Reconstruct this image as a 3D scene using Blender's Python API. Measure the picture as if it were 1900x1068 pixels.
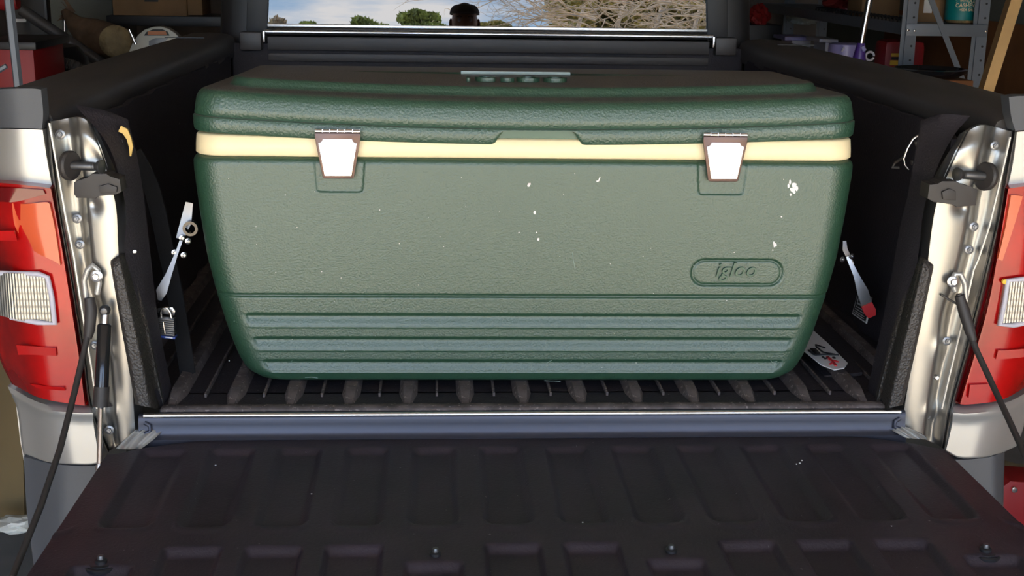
import bpy, bmesh, math, random
import numpy as np
from mathutils import Vector, Matrix, noise
random.seed(7)
SC = bpy.context.scene
COL = SC.collection
for o in list(bpy.data.objects):
    bpy.data.objects.remove(o)

# ------------------------------------------------------------------ camera
CAM = np.array([-0.1508, -1.9239, 0.6965])
YAW, PITCH, ROLL, FPX = 0.0609, 0.2534, 0.0157, 2365.45
FW = np.array([math.sin(YAW)*math.cos(PITCH), math.cos(YAW)*math.cos(PITCH), -math.sin(PITCH)])
_r = np.array([math.cos(YAW), -math.sin(YAW), 0.0]); _u = np.cross(_r, FW)
RT = _r*math.cos(ROLL) + _u*math.sin(ROLL)
UP = -_r*math.sin(ROLL) + _u*math.cos(ROLL)
cd = bpy.data.cameras.new('camera'); cam = bpy.data.objects.new('camera', cd); COL.objects.link(cam)
cam.matrix_world = Matrix(((RT[0], UP[0], -FW[0], CAM[0]), (RT[1], UP[1], -FW[1], CAM[1]), (RT[2], UP[2], -FW[2], CAM[2]), (0, 0, 0, 1)))
cd.sensor_width = 36; cd.lens = 36*FPX/1900; cd.clip_start = 0.02; cd.clip_end = 500
SC.camera = cam
SC.view_settings.view_transform = 'Standard'; SC.view_settings.look = 'None'
SC.view_settings.gamma = 1; SC.view_settings.use_curve_mapping = False
SC.view_settings.exposure = 1.28
SC.cycles.max_bounces = 8; SC.cycles.diffuse_bounces = 4; SC.cycles.glossy_bounces = 5

# ------------------------------------------------------------------ world: blue sky with clouds
W = bpy.data.worlds.new('sky'); SC.world = W; W.use_nodes = True
nt = W.node_tree; nt.nodes.clear()
def wn(t, **k):
    n = nt.nodes.new(t)
    for a, b in k.items(): setattr(n, a, b)
    return n
tc = wn('ShaderNodeTexCoord'); sx = wn('ShaderNodeSeparateXYZ'); nt.links.new(tc.outputs['Generated'], sx.inputs[0])
grad = wn('ShaderNodeValToRGB'); nt.links.new(sx.outputs['Z'], grad.inputs[0])
grad.color_ramp.elements[0].position = 0.0; grad.color_ramp.elements[0].color = (0.46, 0.64, 0.84, 1)
grad.color_ramp.elements[1].position = 0.6; grad.color_ramp.elements[1].color = (0.10, 0.25, 0.62, 1)
mp = wn('ShaderNodeMapping'); mp.inputs['Scale'].default_value = (5.5, 5.5, 34); mp.inputs['Location'].default_value = (0.4, 0.0, 0.25)
nt.links.new(tc.outputs['Generated'], mp.inputs[0])
nz = wn('ShaderNodeTexNoise'); nz.inputs['Scale'].default_value = 1.0; nz.inputs['Detail'].default_value = 6; nz.inputs['Roughness'].default_value = 0.55
nt.links.new(mp.outputs[0], nz.inputs['Vector'])
cr = wn('ShaderNodeValToRGB'); nt.links.new(nz.outputs['Fac'], cr.inputs[0])
cr.color_ramp.elements[0].position = 0.47; cr.color_ramp.elements[0].color = (0, 0, 0, 1)
cr.color_ramp.elements[1].position = 0.62; cr.color_ramp.elements[1].color = (1, 1, 1, 1)
mx = wn('ShaderNodeMix', data_type='RGBA'); nt.links.new(cr.outputs[0], mx.inputs['Factor'])
nt.links.new(grad.outputs[0], mx.inputs['A']); mx.inputs['B'].default_value = (0.95, 0.93, 0.92, 1)
bg = wn('ShaderNodeBackground'); nt.links.new(mx.outputs['Result'], bg.inputs[0]); bg.inputs[1].default_value = 3.4
wo = wn('ShaderNodeOutputWorld'); nt.links.new(bg.outputs[0], wo.inputs[0])
# ------------------------------------------------------------------ sun (high, behind the photographer)
sl = bpy.data.lights.new('sun', 'SUN'); sl.energy = 11.0; sl.angle = 0.01; sl.color = (1, 0.94, 0.84)
sun = bpy.data.objects.new('sun', sl); COL.objects.link(sun)
sun.rotation_euler = Vector((-0.25, 0.62, -1.15)).to_track_quat('-Z', 'Y').to_euler()

GZ = -0.90          # garage floor height relative to the bed floor

# ------------------------------------------------------------------ pixel to place helpers
def ray(px, py): return FW + RT*(px-950)/FPX - UP*(py-534)/FPX
def P(px, py, y):
    d = ray(px, py); return Vector(CAM + d*(y-CAM[1])/d[1])
def PZ(px, py, z):
    d = ray(px, py); return Vector(CAM + d*(z-CAM[2])/d[2])
def PX(px, py, x):
    d = ray(px, py); return Vector(CAM + d*(x-CAM[0])/d[0])
TH = math.radians(3.7)
GP = Vector((0, 1.80, 0.49)); GN = Vector((0, -math.cos(TH), math.sin(TH)))
def REF(px, py, dist):
    d = Vector(ray(px, py)).normalized(); c = Vector(CAM)
    t = (GP-c).dot(GN)/d.dot(GN); h = c+d*t
    r = d-2*d.dot(GN)*GN
    return h+r*dist

# ------------------------------------------------------------------ materials
def mat(name, col, rough=0.5, metal=0.0, spec=0.5, bump=None, coat=0, speck=None, var=None, emit=None):
    m = bpy.data.materials.new(name); m.use_nodes = True
    t = m.node_tree; b = t.nodes['Principled BSDF']
    b.inputs['Base Color'].default_value = (*col, 1); b.inputs['Roughness'].default_value = rough
    b.inputs['Metallic'].default_value = metal; b.inputs['Specular IOR Level'].default_value = spec
    b.inputs['Coat Weight'].default_value = coat; b.inputs['Coat Roughness'].default_value = 0.05
    tc = t.nodes.new('ShaderNodeTexCoord')
    base = None
    if var:
        sc_, amt = var
        n = t.nodes.new('ShaderNodeTexNoise'); n.inputs['Scale'].default_value = sc_; n.inputs['Detail'].default_value = 4
        t.links.new(tc.outputs['Object'], n.inputs['Vector'])
        r = t.nodes.new('ShaderNodeValToRGB'); t.links.new(n.outputs['Fac'], r.inputs[0])
        r.color_ramp.elements[0].position = 0.3; r.color_ramp.elements[0].color = tuple(max(0, c*(1-amt)) for c in col)+(1,)
        r.color_ramp.elements[1].position = 0.7; r.color_ramp.elements[1].color = tuple(min(1, c*(1+amt)) for c in col)+(1,)
        t.links.new(r.outputs[0], b.inputs['Base Color']); base = r.outputs[0]
    if speck:
        sc_, th, c2 = speck
        n = t.nodes.new('ShaderNodeTexNoise'); n.inputs['Scale'].default_value = sc_; n.inputs['Detail'].default_value = 3
        t.links.new(tc.outputs['Object'], n.inputs['Vector'])
        r = t.nodes.new('ShaderNodeMapRange'); r.inputs['From Min'].default_value = th; r.inputs['From Max'].default_value = th+0.04
        t.links.new(n.outputs['Fac'], r.inputs['Value'])
        x = t.nodes.new('ShaderNodeMix'); x.data_type = 'RGBA'; t.links.new(r.outputs[0], x.inputs['Factor'])
        if base: t.links.new(base, x.inputs['A'])
        else: x.inputs['A'].default_value = (*col, 1)
        x.inputs['B'].default_value = (*c2, 1); t.links.new(x.outputs['Result'], b.inputs['Base Color'])
    if bump:
        sc_, st, dist = bump
        n = t.nodes.new('ShaderNodeTexNoise'); n.inputs['Scale'].default_value = sc_; n.inputs['Detail'].default_value = 2
        t.links.new(tc.outputs['Object'], n.inputs['Vector'])
        bp = t.nodes.new('ShaderNodeBump'); bp.inputs['Strength'].default_value = st; bp.inputs['Distance'].default_value = dist
        t.links.new(n.outputs['Fac'], bp.inputs['Height']); t.links.new(bp.outputs[0], b.inputs['Normal'])
    if emit:
        b.inputs['Emission Color'].default_value = (*emit, 1); b.inputs['Emission Strength'].default_value = 1
    return m
M = {}
M['green'] = mat('cooler_green', (0.022, 0.068, 0.038), 0.42, spec=1.0, bump=(330, 0.5, 0.0014))
M['greens'] = mat('cooler_green_smooth', (0.028, 0.095, 0.056), 0.36, spec=0.75, bump=(300, 0.12, 0.001))
M['lid'] = mat('cooler_green_grey_top', (0.022, 0.068, 0.038), 0.42, spec=1.0, bump=(260, 0.6, 0.0018))
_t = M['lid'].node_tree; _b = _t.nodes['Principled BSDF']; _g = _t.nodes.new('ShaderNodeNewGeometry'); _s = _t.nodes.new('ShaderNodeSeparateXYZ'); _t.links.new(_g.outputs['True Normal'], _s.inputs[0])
_m = _t.nodes.new('ShaderNodeMapRange'); _m.inputs['From Min'].default_value = 0.90; _m.inputs['From Max'].default_value = 0.99; _t.links.new(_s.outputs['Z'], _m.inputs['Value'])  # grey-brown is mixed in where the lid faces straight up
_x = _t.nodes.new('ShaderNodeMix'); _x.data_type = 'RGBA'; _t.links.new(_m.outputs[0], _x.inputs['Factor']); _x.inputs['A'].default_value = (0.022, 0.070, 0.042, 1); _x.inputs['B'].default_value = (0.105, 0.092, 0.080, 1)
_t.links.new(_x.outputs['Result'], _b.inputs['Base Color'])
M['cream'] = mat('cooler_cream', (0.95, 0.80, 0.50), 0.4)
M['chrome'] = mat('polished_steel', (0.92, 0.86, 0.84), 0.22, 1.0)
M['brass'] = mat('warm_steel', (0.115, 0.078, 0.070), 0.35, 0.9)
M['steel'] = mat('zinc_steel', (0.75, 0.75, 0.77), 0.28, 1.0)
M['paint'] = mat('silver_paint', (0.52, 0.51, 0.48), 0.42, 0.6, coat=0.3)
M['paintrough'] = mat('silver_inner_paint', (0.34, 0.33, 0.31), 0.34, 0.9, coat=0.12)
M['sill'] = mat('sill_metal', (0.065, 0.068, 0.09), 0.45, 0.6)
M['dsteel'] = mat('dull_steel', (0.30, 0.30, 0.31), 0.4, 0.8)
M['greypl'] = mat('grey_plastic', (0.075, 0.08, 0.09), 0.55, bump=(500, 0.2, 0.0005))
M['liner'] = mat('bed_liner', (0.025, 0.021, 0.027), 0.62, spec=0.45, bump=(260, 0.55, 0.0016), speck=(170, 0.725, (0.22, 0.20, 0.20)))
M['linert'] = mat('textured_liner', (0.034, 0.028, 0.024), 0.48, spec=0.7, bump=(240, 1.0, 0.0032))
M['tgliner'] = mat('tailgate_liner', (0.027, 0.019, 0.026), 0.55, spec=0.5, bump=(240, 0.4, 0.0014), speck=(130, 0.735, (0.25, 0.23, 0.23)), var=(9, 0.25))
M['dust'] = mat('dusty_liner', (0.095, 0.076, 0.073), 0.8, bump=(260, 0.5, 0.0015), speck=(150, 0.62, (0.22, 0.18, 0.17)), var=(30, 0.5))
M['rail'] = mat('rail_plastic', (0.050, 0.044, 0.042), 0.45, spec=0.6, bump=(500, 0.25, 0.0006))
M['black'] = mat('black_plastic', (0.014, 0.014, 0.016), 0.45)
M['rubber'] = mat('black_rubber', (0.035, 0.03, 0.028), 0.55)
M['dgloss'] = mat('dark_gloss', (0.012, 0.012, 0.014), 0.12)
M['pin'] = mat('pin_steel', (0.12, 0.12, 0.125), 0.4, 0.8)
M['red'] = mat('red_lens', (0.36, 0.004, 0.004), 0.15, spec=0.4, var=(9, 0.4))
M['redd'] = mat('dark_red_lens', (0.13, 0.003, 0.005), 0.10, spec=0.5)
M['lit_orange'] = mat('sunlit_lens_patch', (0.62, 0.10, 0.035), 0.15, spec=0.5)  # sunlight glowing inside the red lens, painted as orange
M['strap'] = mat('black_webbing', (0.010, 0.010, 0.012), 0.7, bump=(700, 0.5, 0.001))
M['yellow'] = mat('yellow_vinyl', (0.62, 0.40, 0.10), 0.45)
M['white'] = mat('white_label', (0.80, 0.78, 0.77), 0.5)
M['ink'] = mat('black_ink', (0.01, 0.01, 0.012), 0.5)
M['redp'] = mat('red_plastic', (0.28, 0.008, 0.010), 0.5)
M['redtip'] = mat('red_tip', (0.62, 0.03, 0.04), 0.45)
M['teal'] = mat('teal_label', (0.0, 0.20, 0.20), 0.5)
M['card'] = mat('cardboard', (0.26, 0.15, 0.07), 0.85, var=(8, 0.15))
M['paper'] = mat('brown_paper', (0.16, 0.095, 0.055), 0.8, var=(14, 0.3), bump=(20, 0.7, 0.02))
M['wood'] = mat('pine_wood', (0.62, 0.38, 0.15), 0.65, var=(7, 0.15))
M['ply'] = mat('plywood_wall', (0.22, 0.085, 0.03), 0.8, var=(5, 0.3))
M['wallg'] = mat('grey_green_wall', (0.17, 0.18, 0.155), 0.85, var=(3, 0.1))
M['wallw'] = mat('garage_wall', (0.22, 0.19, 0.17), 0.9, var=(3, 0.3))
M['ceil'] = mat('garage_ceiling', (0.30, 0.28, 0.27), 0.9)
M['conc'] = mat('garage_floor', (0.20, 0.20, 0.19), 0.75, var=(4, 0.25), bump=(60, 0.3, 0.003))
M['drive'] = mat('driveway_concrete', (0.75, 0.58, 0.36), 0.8, var=(1.2, 0.12), bump=(40, 0.3, 0.004))
M['grass'] = mat('dry_grass', (0.22, 0.22, 0.09), 0.9, var=(1.0, 0.4))
M['shelf'] = mat('grey_shelf_steel', (0.17, 0.19, 0.22), 0.42, 0.3)
M['alu'] = mat('aluminium', (0.72, 0.72, 0.74), 0.25, 1.0)
M['purple'] = mat('lavender_plastic', (0.30, 0.27, 0.52), 0.35)
M['dpurple'] = mat('violet_plastic', (0.07, 0.03, 0.22), 0.4)
M['wpl'] = mat('white_plastic', (0.52, 0.50, 0.56), 0.4)
M['bagp'] = mat('white_bag', (0.62, 0.63, 0.58), 0.4)
M['wtool'] = mat('tool_white', (0.42, 0.43, 0.38), 0.4)
M['orange'] = mat('orange_badge', (0.40, 0.12, 0.03), 0.4)
M['ylab'] = mat('yellow_label', (0.85, 0.52, 0.05), 0.5)
M['nuts'] = mat('cashews', (0.50, 0.33, 0.16), 0.6, var=(60, 0.5))
M['leaf'] = mat('green_leaves', (0.34, 0.38, 0.12), 0.7, var=(3, 0.5))
M['leaf2'] = mat('olive_needles', (0.44, 0.38, 0.13), 0.7, var=(4, 0.4))
M['bark'] = mat('pale_dead_wood', (0.62, 0.50, 0.36), 0.8, var=(6, 0.3))
M['skin'] = mat('skin', (0.50, 0.28, 0.20), 0.5)
M['cap'] = mat('dark_cap_cloth', (0.05, 0.045, 0.045), 0.8)
M['shirt'] = mat('dark_shirt', (0.05, 0.05, 0.06), 0.8)
M['jeans'] = mat('denim', (0.06, 0.09, 0.16), 0.85)
M['tyre'] = mat('tyre_rubber', (0.02, 0.02, 0.02), 0.8)
M['blue'] = mat('blue_plastic', (0.03, 0.06, 0.25), 0.4)
M['embl'] = mat('letter_edge', (0.30, 0.38, 0.34), 0.35, spec=0.8)
# reverse light: ribbed clear plastic over a bright reflector
m = mat('clear_ribbed_lens', (0.36, 0.36, 0.34), 0.22, 0.7, coat=0.4); M['clear'] = m
t = m.node_tree; b = t.nodes['Principled BSDF']; tcn = t.nodes.new('ShaderNodeTexCoord')
wv = t.nodes.new('ShaderNodeTexWave'); wv.inputs['Scale'].default_value = 70; wv.bands_direction = 'X'
wv2 = t.nodes.new('ShaderNodeTexWave'); wv2.inputs['Scale'].default_value = 30; wv2.bands_direction = 'Z'
for w_ in (wv, wv2): t.links.new(tcn.outputs['Object'], w_.inputs['Vector'])
ad = t.nodes.new('ShaderNodeMath'); ad.operation = 'MULTIPLY_ADD'; t.links.new(wv2.outputs['Fac'], ad.inputs[0]); ad.inputs[1].default_value = 0.3; t.links.new(wv.outputs['Fac'], ad.inputs[2])
bp = t.nodes.new('ShaderNodeBump'); bp.inputs['Distance'].default_value = 0.0015; bp.inputs['Strength'].default_value = 0.6
t.links.new(ad.outputs[0], bp.inputs['Height']); t.links.new(bp.outputs[0], b.inputs['Normal'])
# tinted rear window: partly mirror-like, dark behind
m = bpy.data.materials.new('tinted_glass'); m.use_nodes = True; M['glass'] = m
t = m.node_tree; t.nodes.clear()
go = t.nodes.new('ShaderNodeOutputMaterial'); mxs = t.nodes.new('ShaderNodeMixShader'); gl = t.nodes.new('ShaderNodeBsdfGlossy'); gl.inputs['Roughness'].default_value = 0.0
gl.inputs['Color'].default_value = (0.97, 0.98, 1, 1)
tr = t.nodes.new('ShaderNodeBsdfTransparent'); tr.inputs['Color'].default_value = (0.10, 0.10, 0.11, 1)
mxs.inputs[0].default_value = 0.085
t.links.new(tr.outputs[0], mxs.inputs[1]); t.links.new(gl.outputs[0], mxs.inputs[2]); t.links.new(mxs.outputs[0], go.inputs[0])
m = bpy.data.materials.new('jar_plastic'); m.use_nodes = True; M['jar'] = m
t = m.node_tree; t.nodes.clear()
go = t.nodes.new('ShaderNodeOutputMaterial'); mxs = t.nodes.new('ShaderNodeMixShader'); gl = t.nodes.new('ShaderNodeBsdfGlossy'); gl.inputs['Roughness'].default_value = 0.06
tr = t.nodes.new('ShaderNodeBsdfTransparent'); tr.inputs['Color'].default_value = (0.93, 0.93, 0.88, 1); mxs.inputs[0].default_value = 0.12
t.links.new(tr.outputs[0], mxs.inputs[1]); t.links.new(gl.outputs[0], mxs.inputs[2]); t.links.new(mxs.outputs[0], go.inputs[0])

# ------------------------------------------------------------------ object helpers
def tag(o, label=None, cat=None, group=None, kind=None):
    if label: o['label'] = label
    if cat: o['category'] = cat
    if group: o['group'] = group
    if kind: o['kind'] = kind
    return o
def empty(name, loc, label, cat, group=None):
    o = bpy.data.objects.new(name, None); COL.objects.link(o); o.location = loc; o.empty_display_size = 0.05
    return tag(o, label, cat, group)
def wpos(o):
    v = Vector((0, 0, 0))
    while o: v = v+Vector(o.location); o = o.parent
    return v
def link(name, me, material=None, parent=None, smooth=False, label=None):
    """geometry is given in world coordinates; origins are handled by shifting"""
    if material and not me.materials: me.materials.append(material)
    if smooth:
        for p in me.polygons: p.use_smooth = True
    o = bpy.data.objects.new(name, me); COL.objects.link(o)
    if parent:
        off = wpos(parent); me.transform(Matrix.Translation(-off)); o.parent = parent
    else:
        cs = [v.co for v in me.vertices]
        c = Vector(((min(v.x for v in cs)+max(v.x for v in cs))/2, (min(v.y for v in cs)+max(v.y for v in cs))/2, min(v.z for v in cs)))
        me.transform(Matrix.Translation(-c)); o.location = c
    if label: o['label'] = label
    return o
def from_bm(name, bm, material, parent=None, smooth=False, label=None, angle=None):
    bmesh.ops.recalc_face_normals(bm, faces=bm.faces)
    me = bpy.data.meshes.new(name); bm.to_mesh(me); bm.free()
    o = link(name, me, material, parent, smooth or angle is not None, label)
    if angle is not None:
        me.set_sharp_from_angle(angle=math.radians(angle))
    return o
def add_box(bm, c, s, bev=0, rot=None):
    r = bmesh.ops.create_cube(bm, size=1.0)
    vs = r['verts']
    bmesh.ops.scale(bm, vec=s, verts=vs)
    if bev:
        es = list({e for v in vs for e in v.link_edges})
        res = bmesh.ops.bevel(bm, geom=es, offset=bev, segments=2, profile=0.6, affect='EDGES')
        vs = list({v for f in res['faces'] for v in f.verts} | {v for v in vs if v.is_valid})
    if rot is not None: bmesh.ops.transform(bm, matrix=rot.to_4x4(), verts=vs)
    bmesh.ops.translate(bm, vec=c, verts=vs)
    return vs
def box(name, c, s, material, parent=None, bev=0.0, rot=None, label=None):
    bm = bmesh.new(); add_box(bm, c, s, bev, rot)
    return from_bm(name, bm, material, parent, label=label, angle=35)
def add_tube(bm, pts, rad, n=10, cap=True):
    pts = [Vector(p) for p in pts]; rings = []
    if not isinstance(rad, (list, tuple)): rad = [rad]*len(pts)
    prev = None
    for i, p in enumerate(pts):
        d = (pts[min(i+1, len(pts)-1)]-pts[max(i-1, 0)]).normalized()
        a = prev if prev is not None else (Vector((0, 0, 1)) if abs(d.z) < 0.9 else Vector((1, 0, 0)))
        x = (a-d*a.dot(d)).normalized(); prev = x; y = d.cross(x)
        rings.append([bm.verts.new(p+(x*math.cos(2*math.pi*k/n)+y*math.sin(2*math.pi*k/n))*rad[i]) for k in range(n)])
    for i in range(len(rings)-1):
        for k in range(n):
            bm.faces.new((rings[i][k], rings[i][(k+1) % n], rings[i+1][(k+1) % n], rings[i+1][k]))
    if cap:
        bm.faces.new(rings[0][::-1]); bm.faces.new(rings[-1])
def tube(name, pts, rad, material, parent=None, n=10, label=None):
    bm = bmesh.new(); add_tube(bm, pts, rad, n)
    return from_bm(name, bm, material, parent, label=label, angle=50)
def extrude_poly(bm, pts, d):
    """pts: planar world polygon, d: extrusion vector"""
    a = [bm.verts.new(Vector(p)) for p in pts]; b_ = [bm.verts.new(Vector(p)+Vector(d)) for p in pts]
    n = len(pts); bm.faces.new(a); bm.faces.new(b_[::-1])
    for i in range(n): bm.faces.new((a[i], b_[i], b_[(i+1) % n], a[(i+1) % n]))
def prism(name, pts, d, material, parent=None, bev=0, label=None):
    bm = bmesh.new(); extrude_poly(bm, pts, d)
    if bev: bmesh.ops.bevel(bm, geom=list(bm.edges), offset=bev, segments=2, profile=0.6, affect='EDGES')
    return from_bm(name, bm, material, parent, label=label, angle=35)
def lathe(name, prof, c, axis, material, parent=None, n=24, label=None):
    """prof: (r, h) along axis"""
    bm = bmesh.new(); ax = Vector(axis).normalized()
    x = ax.orthogonal().normalized(); y = ax.cross(x); c = Vector(c); rings = []
    for r, h in prof:
        if r < 1e-6: rings.append([bm.verts.new(c+ax*h)])
        else: rings.append([bm.verts.new(c+ax*h+(x*math.cos(2*math.pi*k/n)+y*math.sin(2*math.pi*k/n))*r) for k in range(n)])
    for a, b_ in zip(rings, rings[1:]):
        for k in range(n):
            v = [a[k % len(a)], a[(k+1) % len(a)], b_[(k+1) % len(b_)], b_[k % len(b_)]]
            v = list(dict.fromkeys(v))
            if len(v) > 2: bm.faces.new(v)
    return from_bm(name, bm, material, parent, label=label, angle=40)
def bolt(c, axis, r, parent, name='bolt', material=None, label=None):
    c = Vector(c); o = lathe(name, [(0, 0), (r*1.55, 0), (r*1.6, r*0.12), (r*1.5, r*0.3), (r*0.95, r*0.35)], c, axis, material or M['steel'], parent, 20, label)
    return o
def bolt_full(c, axis, r, parent, name='bolt', material=None):
    bm = bmesh.new(); ax = Vector(axis).normalized(); x = ax.orthogonal().normalized(); y = ax.cross(x); c = Vector(c)
    def ring(rr, h, n): return [bm.verts.new(c+ax*h+(x*math.cos(2*math.pi*k/n)+y*math.sin(2*math.pi*k/n))*rr) for k in range(n)]
    def join(a, b_):
        n = len(a)
        for k in range(n): bm.faces.new((a[k], a[(k+1) % n], b_[(k+1) % n], b_[k]))
    a = ring(r*1.7, 0, 18); b_ = ring(r*1.7, r*0.2, 18); d = ring(r*1.45, r*0.35, 18); join(a, b_); join(b_, d); bm.faces.new(d); bm.faces.new(a[::-1])
    a = ring(r, r*0.3, 6); b_ = ring(r, r*1.0, 6); d = ring(r*0.82, r*1.15, 6); join(a, b_); join(b_, d); bm.faces.new(d)
    a = ring(r*0.45, r*1.1, 10); b_ = ring(r*0.42, r*1.7, 10); join(a, b_); bm.faces.new(b_)
    return from_bm(name, bm, material or M['steel'], parent, angle=35)
def lerp(a, b_, t): return a+(b_-a)*t
def sst(a, b_, x):
    t = min(1, max(0, (x-a)/(b_-a))); return t*t*(3-2*t)
def patch(name, rows, depth, material, parent=None, nu=10, nv=10, thick=0.006, label=None, smooth=True):
    """rows: control rows of pixels (all the same count); depth: fn(u, v) -> y; real thickness behind"""
    R_, C_ = len(rows), len(rows[0]); NU, NV = nu*(C_-1), nv*(R_-1)
    def cr1(p, t):
        n = len(p); i = min(int(t), n-2); f = t-i
        p0, p1, p2, p3 = p[max(i-1, 0)], p[i], p[i+1], p[min(i+2, n-1)]
        if i == 0: p0 = 2*p1-p2
        if i == n-2: p3 = 2*p2-p1
        return 0.5*(2*p1+(p2-p0)*f+(2*p0-5*p1+4*p2-p3)*f*f+(3*p1-p0-3*p2+p3)*f**3)
    G = np.array(rows, float); vs = []; fs = []
    for j in range(NV+1):
        tv = j/nv; rowp = [cr1([G[k, c] for k in range(R_)], tv) for c in range(C_)]
        for i in range(NU+1):
            q = cr1(rowp, i/nu); vs.append(P(q[0], q[1], depth(i/NU, j/NV)))
    n = len(vs); Wd = NU+1
    vs += [v+Vector((0, thick, 0)) for v in vs]
    for j in range(NV):
        for i in range(NU):
            a = j*Wd+i; fs.append((a, a+1, a+Wd+1, a+Wd)); fs.append((a+n, a+Wd+n, a+Wd+1+n, a+1+n))
    for i in range(NU):
        fs.append((i, i+n, i+1+n, i+1)); a = NV*Wd+i; fs.append((a, a+1, a+1+n, a+n))
    for j in range(NV):
        a = j*Wd; fs.append((a, a+Wd, a+Wd+n, a+n)); a = j*Wd+NU; fs.append((a, a+n, a+Wd+n, a+Wd))
    me = bpy.data.meshes.new(name); me.from_pydata([tuple(v) for v in vs], [], fs)
    bm = bmesh.new(); bm.from_mesh(me); bmesh.ops.recalc_face_normals(bm, faces=bm.faces); bm.to_mesh(me); bm.free()
    o = link(name, me, material, parent, smooth, label)
    if smooth: me.set_sharp_from_angle(angle=math.radians(55))
    return o
def text_mesh(s, size, extrude, bevel=0.0, spacing=1.0, shear=0.0, offset=0.0):
    cu = bpy.data.curves.new('txt', 'FONT'); cu.body = s; cu.size = size; cu.extrude = extrude; cu.bevel_depth = bevel
    cu.space_character = spacing; cu.shear = shear; cu.align_x = 'CENTER'; cu.align_y = 'CENTER'; cu.offset = offset; cu.resolution_u = 4
    o = bpy.data.objects.new('txt', cu); COL.objects.link(o)
    dg = bpy.context.evaluated_depsgraph_get(); dg.update()
    me = bpy.data.meshes.new_from_object(o.evaluated_get(dg)); bpy.data.objects.remove(o); bpy.data.curves.remove(cu)
    return me
def text(name, s, size, c, xdir, zdir, material, parent, extrude=0.0006, spacing=1.0, shear=0.0, sx=1.0, bevel=0.0, label=None, offset=0.0):
    me = text_mesh(s, size, extrude, bevel, spacing, shear, offset)
    X = Vector(xdir).normalized(); Z = Vector(zdir).normalized(); N = X.cross(Z)
    mw = Matrix(((X.x*sx, Z.x, N.x, c[0]), (X.y*sx, Z.y, N.y, c[1]), (X.z*sx, Z.z, N.z, c[2]), (0, 0, 0, 1)))
    me.transform(mw); me.materials.clear()
    return link(name, me, material, parent, label=label)

# ================================================================== SETTING: garage shell and outdoors
GX0, GX1, GY0, GY1, CEZ = -2.08, 2.28, -3.05, 6.2, 1.62
def struct(name, c, s, material, bev=0.0):
    return tag(box(name, c, s, material, None, bev), None, None, None, 'structure')
struct('floor', ((GX0+GX1)/2, (GY0+GY1)/2, GZ-0.05), (GX1-GX0+0.4, GY1-GY0+0.2, 0.1), M['conc'])
struct('ceiling', ((GX0+GX1)/2, (GY0+GY1)/2, CEZ+0.06), (GX1-GX0+0.4, GY1-GY0+0.2, 0.12), M['ceil'])
struct('wall_left', (GX0-0.06, (GY0+GY1)/2, (GZ+CEZ)/2), (0.12, GY1-GY0, CEZ-GZ), M['wallw'])
wr = struct('wall_right', (GX1+0.06, (GY0+GY1)/2, (GZ+CEZ)/2), (0.12, GY1-GY0, CEZ-GZ), M['wallg'])
for k in range(6):
    y0 = GY0+0.7+k*1.22
    box('plywood_panel', (GX1-0.008, y0+0.61, (GZ+0.46)/2), (0.016, 1.21, 0.46-GZ), M['ply'], wr)
struct('wall_front', ((GX0+GX1)/2, GY1+0.06, (GZ+CEZ)/2), (GX1-GX0+0.24, 0.12, CEZ-GZ), M['wallw'])
struct('wall_back', ((GX0+GX1)/2, GY0-0.02, (1.50+CEZ)/2), (GX1-GX0+0.24, 0.14, CEZ-1.50), M['wallw'])
struct('driveway', (0.3, GY0-10.1, GZ-0.06), (7.5, 20, 0.1), M['drive'])
struct('lawn', (0, -75, GZ-0.13), (300, 140, 0.1), M['grass'])

# ================================================================== TRUCK
TR = empty('pickup_truck', (0, 0.0, GZ), 'silver pickup truck with open bed and lowered black-lined tailgate, around the green cooler', 'truck')
# floor of the bed with raised ribs
bm = bmesh.new(); add_box(bm, (0, .90, -.011), (1.44, 1.64, .016)); add_box(bm, (-.003, .045, -.011), (1.17, .08, .016)); bf = from_bm('bed_floor', bm, M['liner'], TR)
bm = bmesh.new()
def rib_sec(y, w1, w0, h): return [(-w0, y, -0.003), (-w1, y, h), (w1, y, h), (w0, y, -0.003)]
secs = [rib_sec(0.020, .004, .006, -.002), rib_sec(0.075, .0085, .015, .010), rib_sec(1.70, .0085, .015, .010)]
vv = [[bm.verts.new(p) for p in s] for s in secs]
for a, b_ in zip(vv, vv[1:]):
    for k in range(3): bm.faces.new((a[k], a[k+1], b_[k+1], b_[k]))
bm.faces.new(vv[0]); bm.faces.new(vv[-1][::-1])
for s in range(2):
    pass
rib_me = None
for i in range(15):
    x = -0.01+(i-7)*0.0937
    if rib_me is None:
        bmesh.ops.recalc_face_normals(bm, faces=bm.faces)
        rib_me = bpy.data.meshes.new('floor_rib'); bm.to_mesh(rib_me); bm.free(); rib_me.materials.append(M['dust'])
    o = bpy.data.objects.new('floor_rib', rib_me); COL.objects.link(o); o.parent = bf
    o.location = Vector((x, 0, 0))-wpos(bf)
fin = bmesh.new(); add_box(fin, (0, 0.86, 0.001), (0.004, 1.60, 0.007), 0.001)
fin_me = bpy.data.meshes.new('floor_fin'); fin.to_mesh(fin_me); fin.free(); fin_me.materials.append(M['dust'])
for i in range(14):
    x = -0.01+(i-6.5)*0.0937
    o = bpy.data.objects.new('floor_fin', fin_me); COL.objects.link(o); o.parent = bf; o.location = Vector((x, 0, 0))-wpos(bf)
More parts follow.
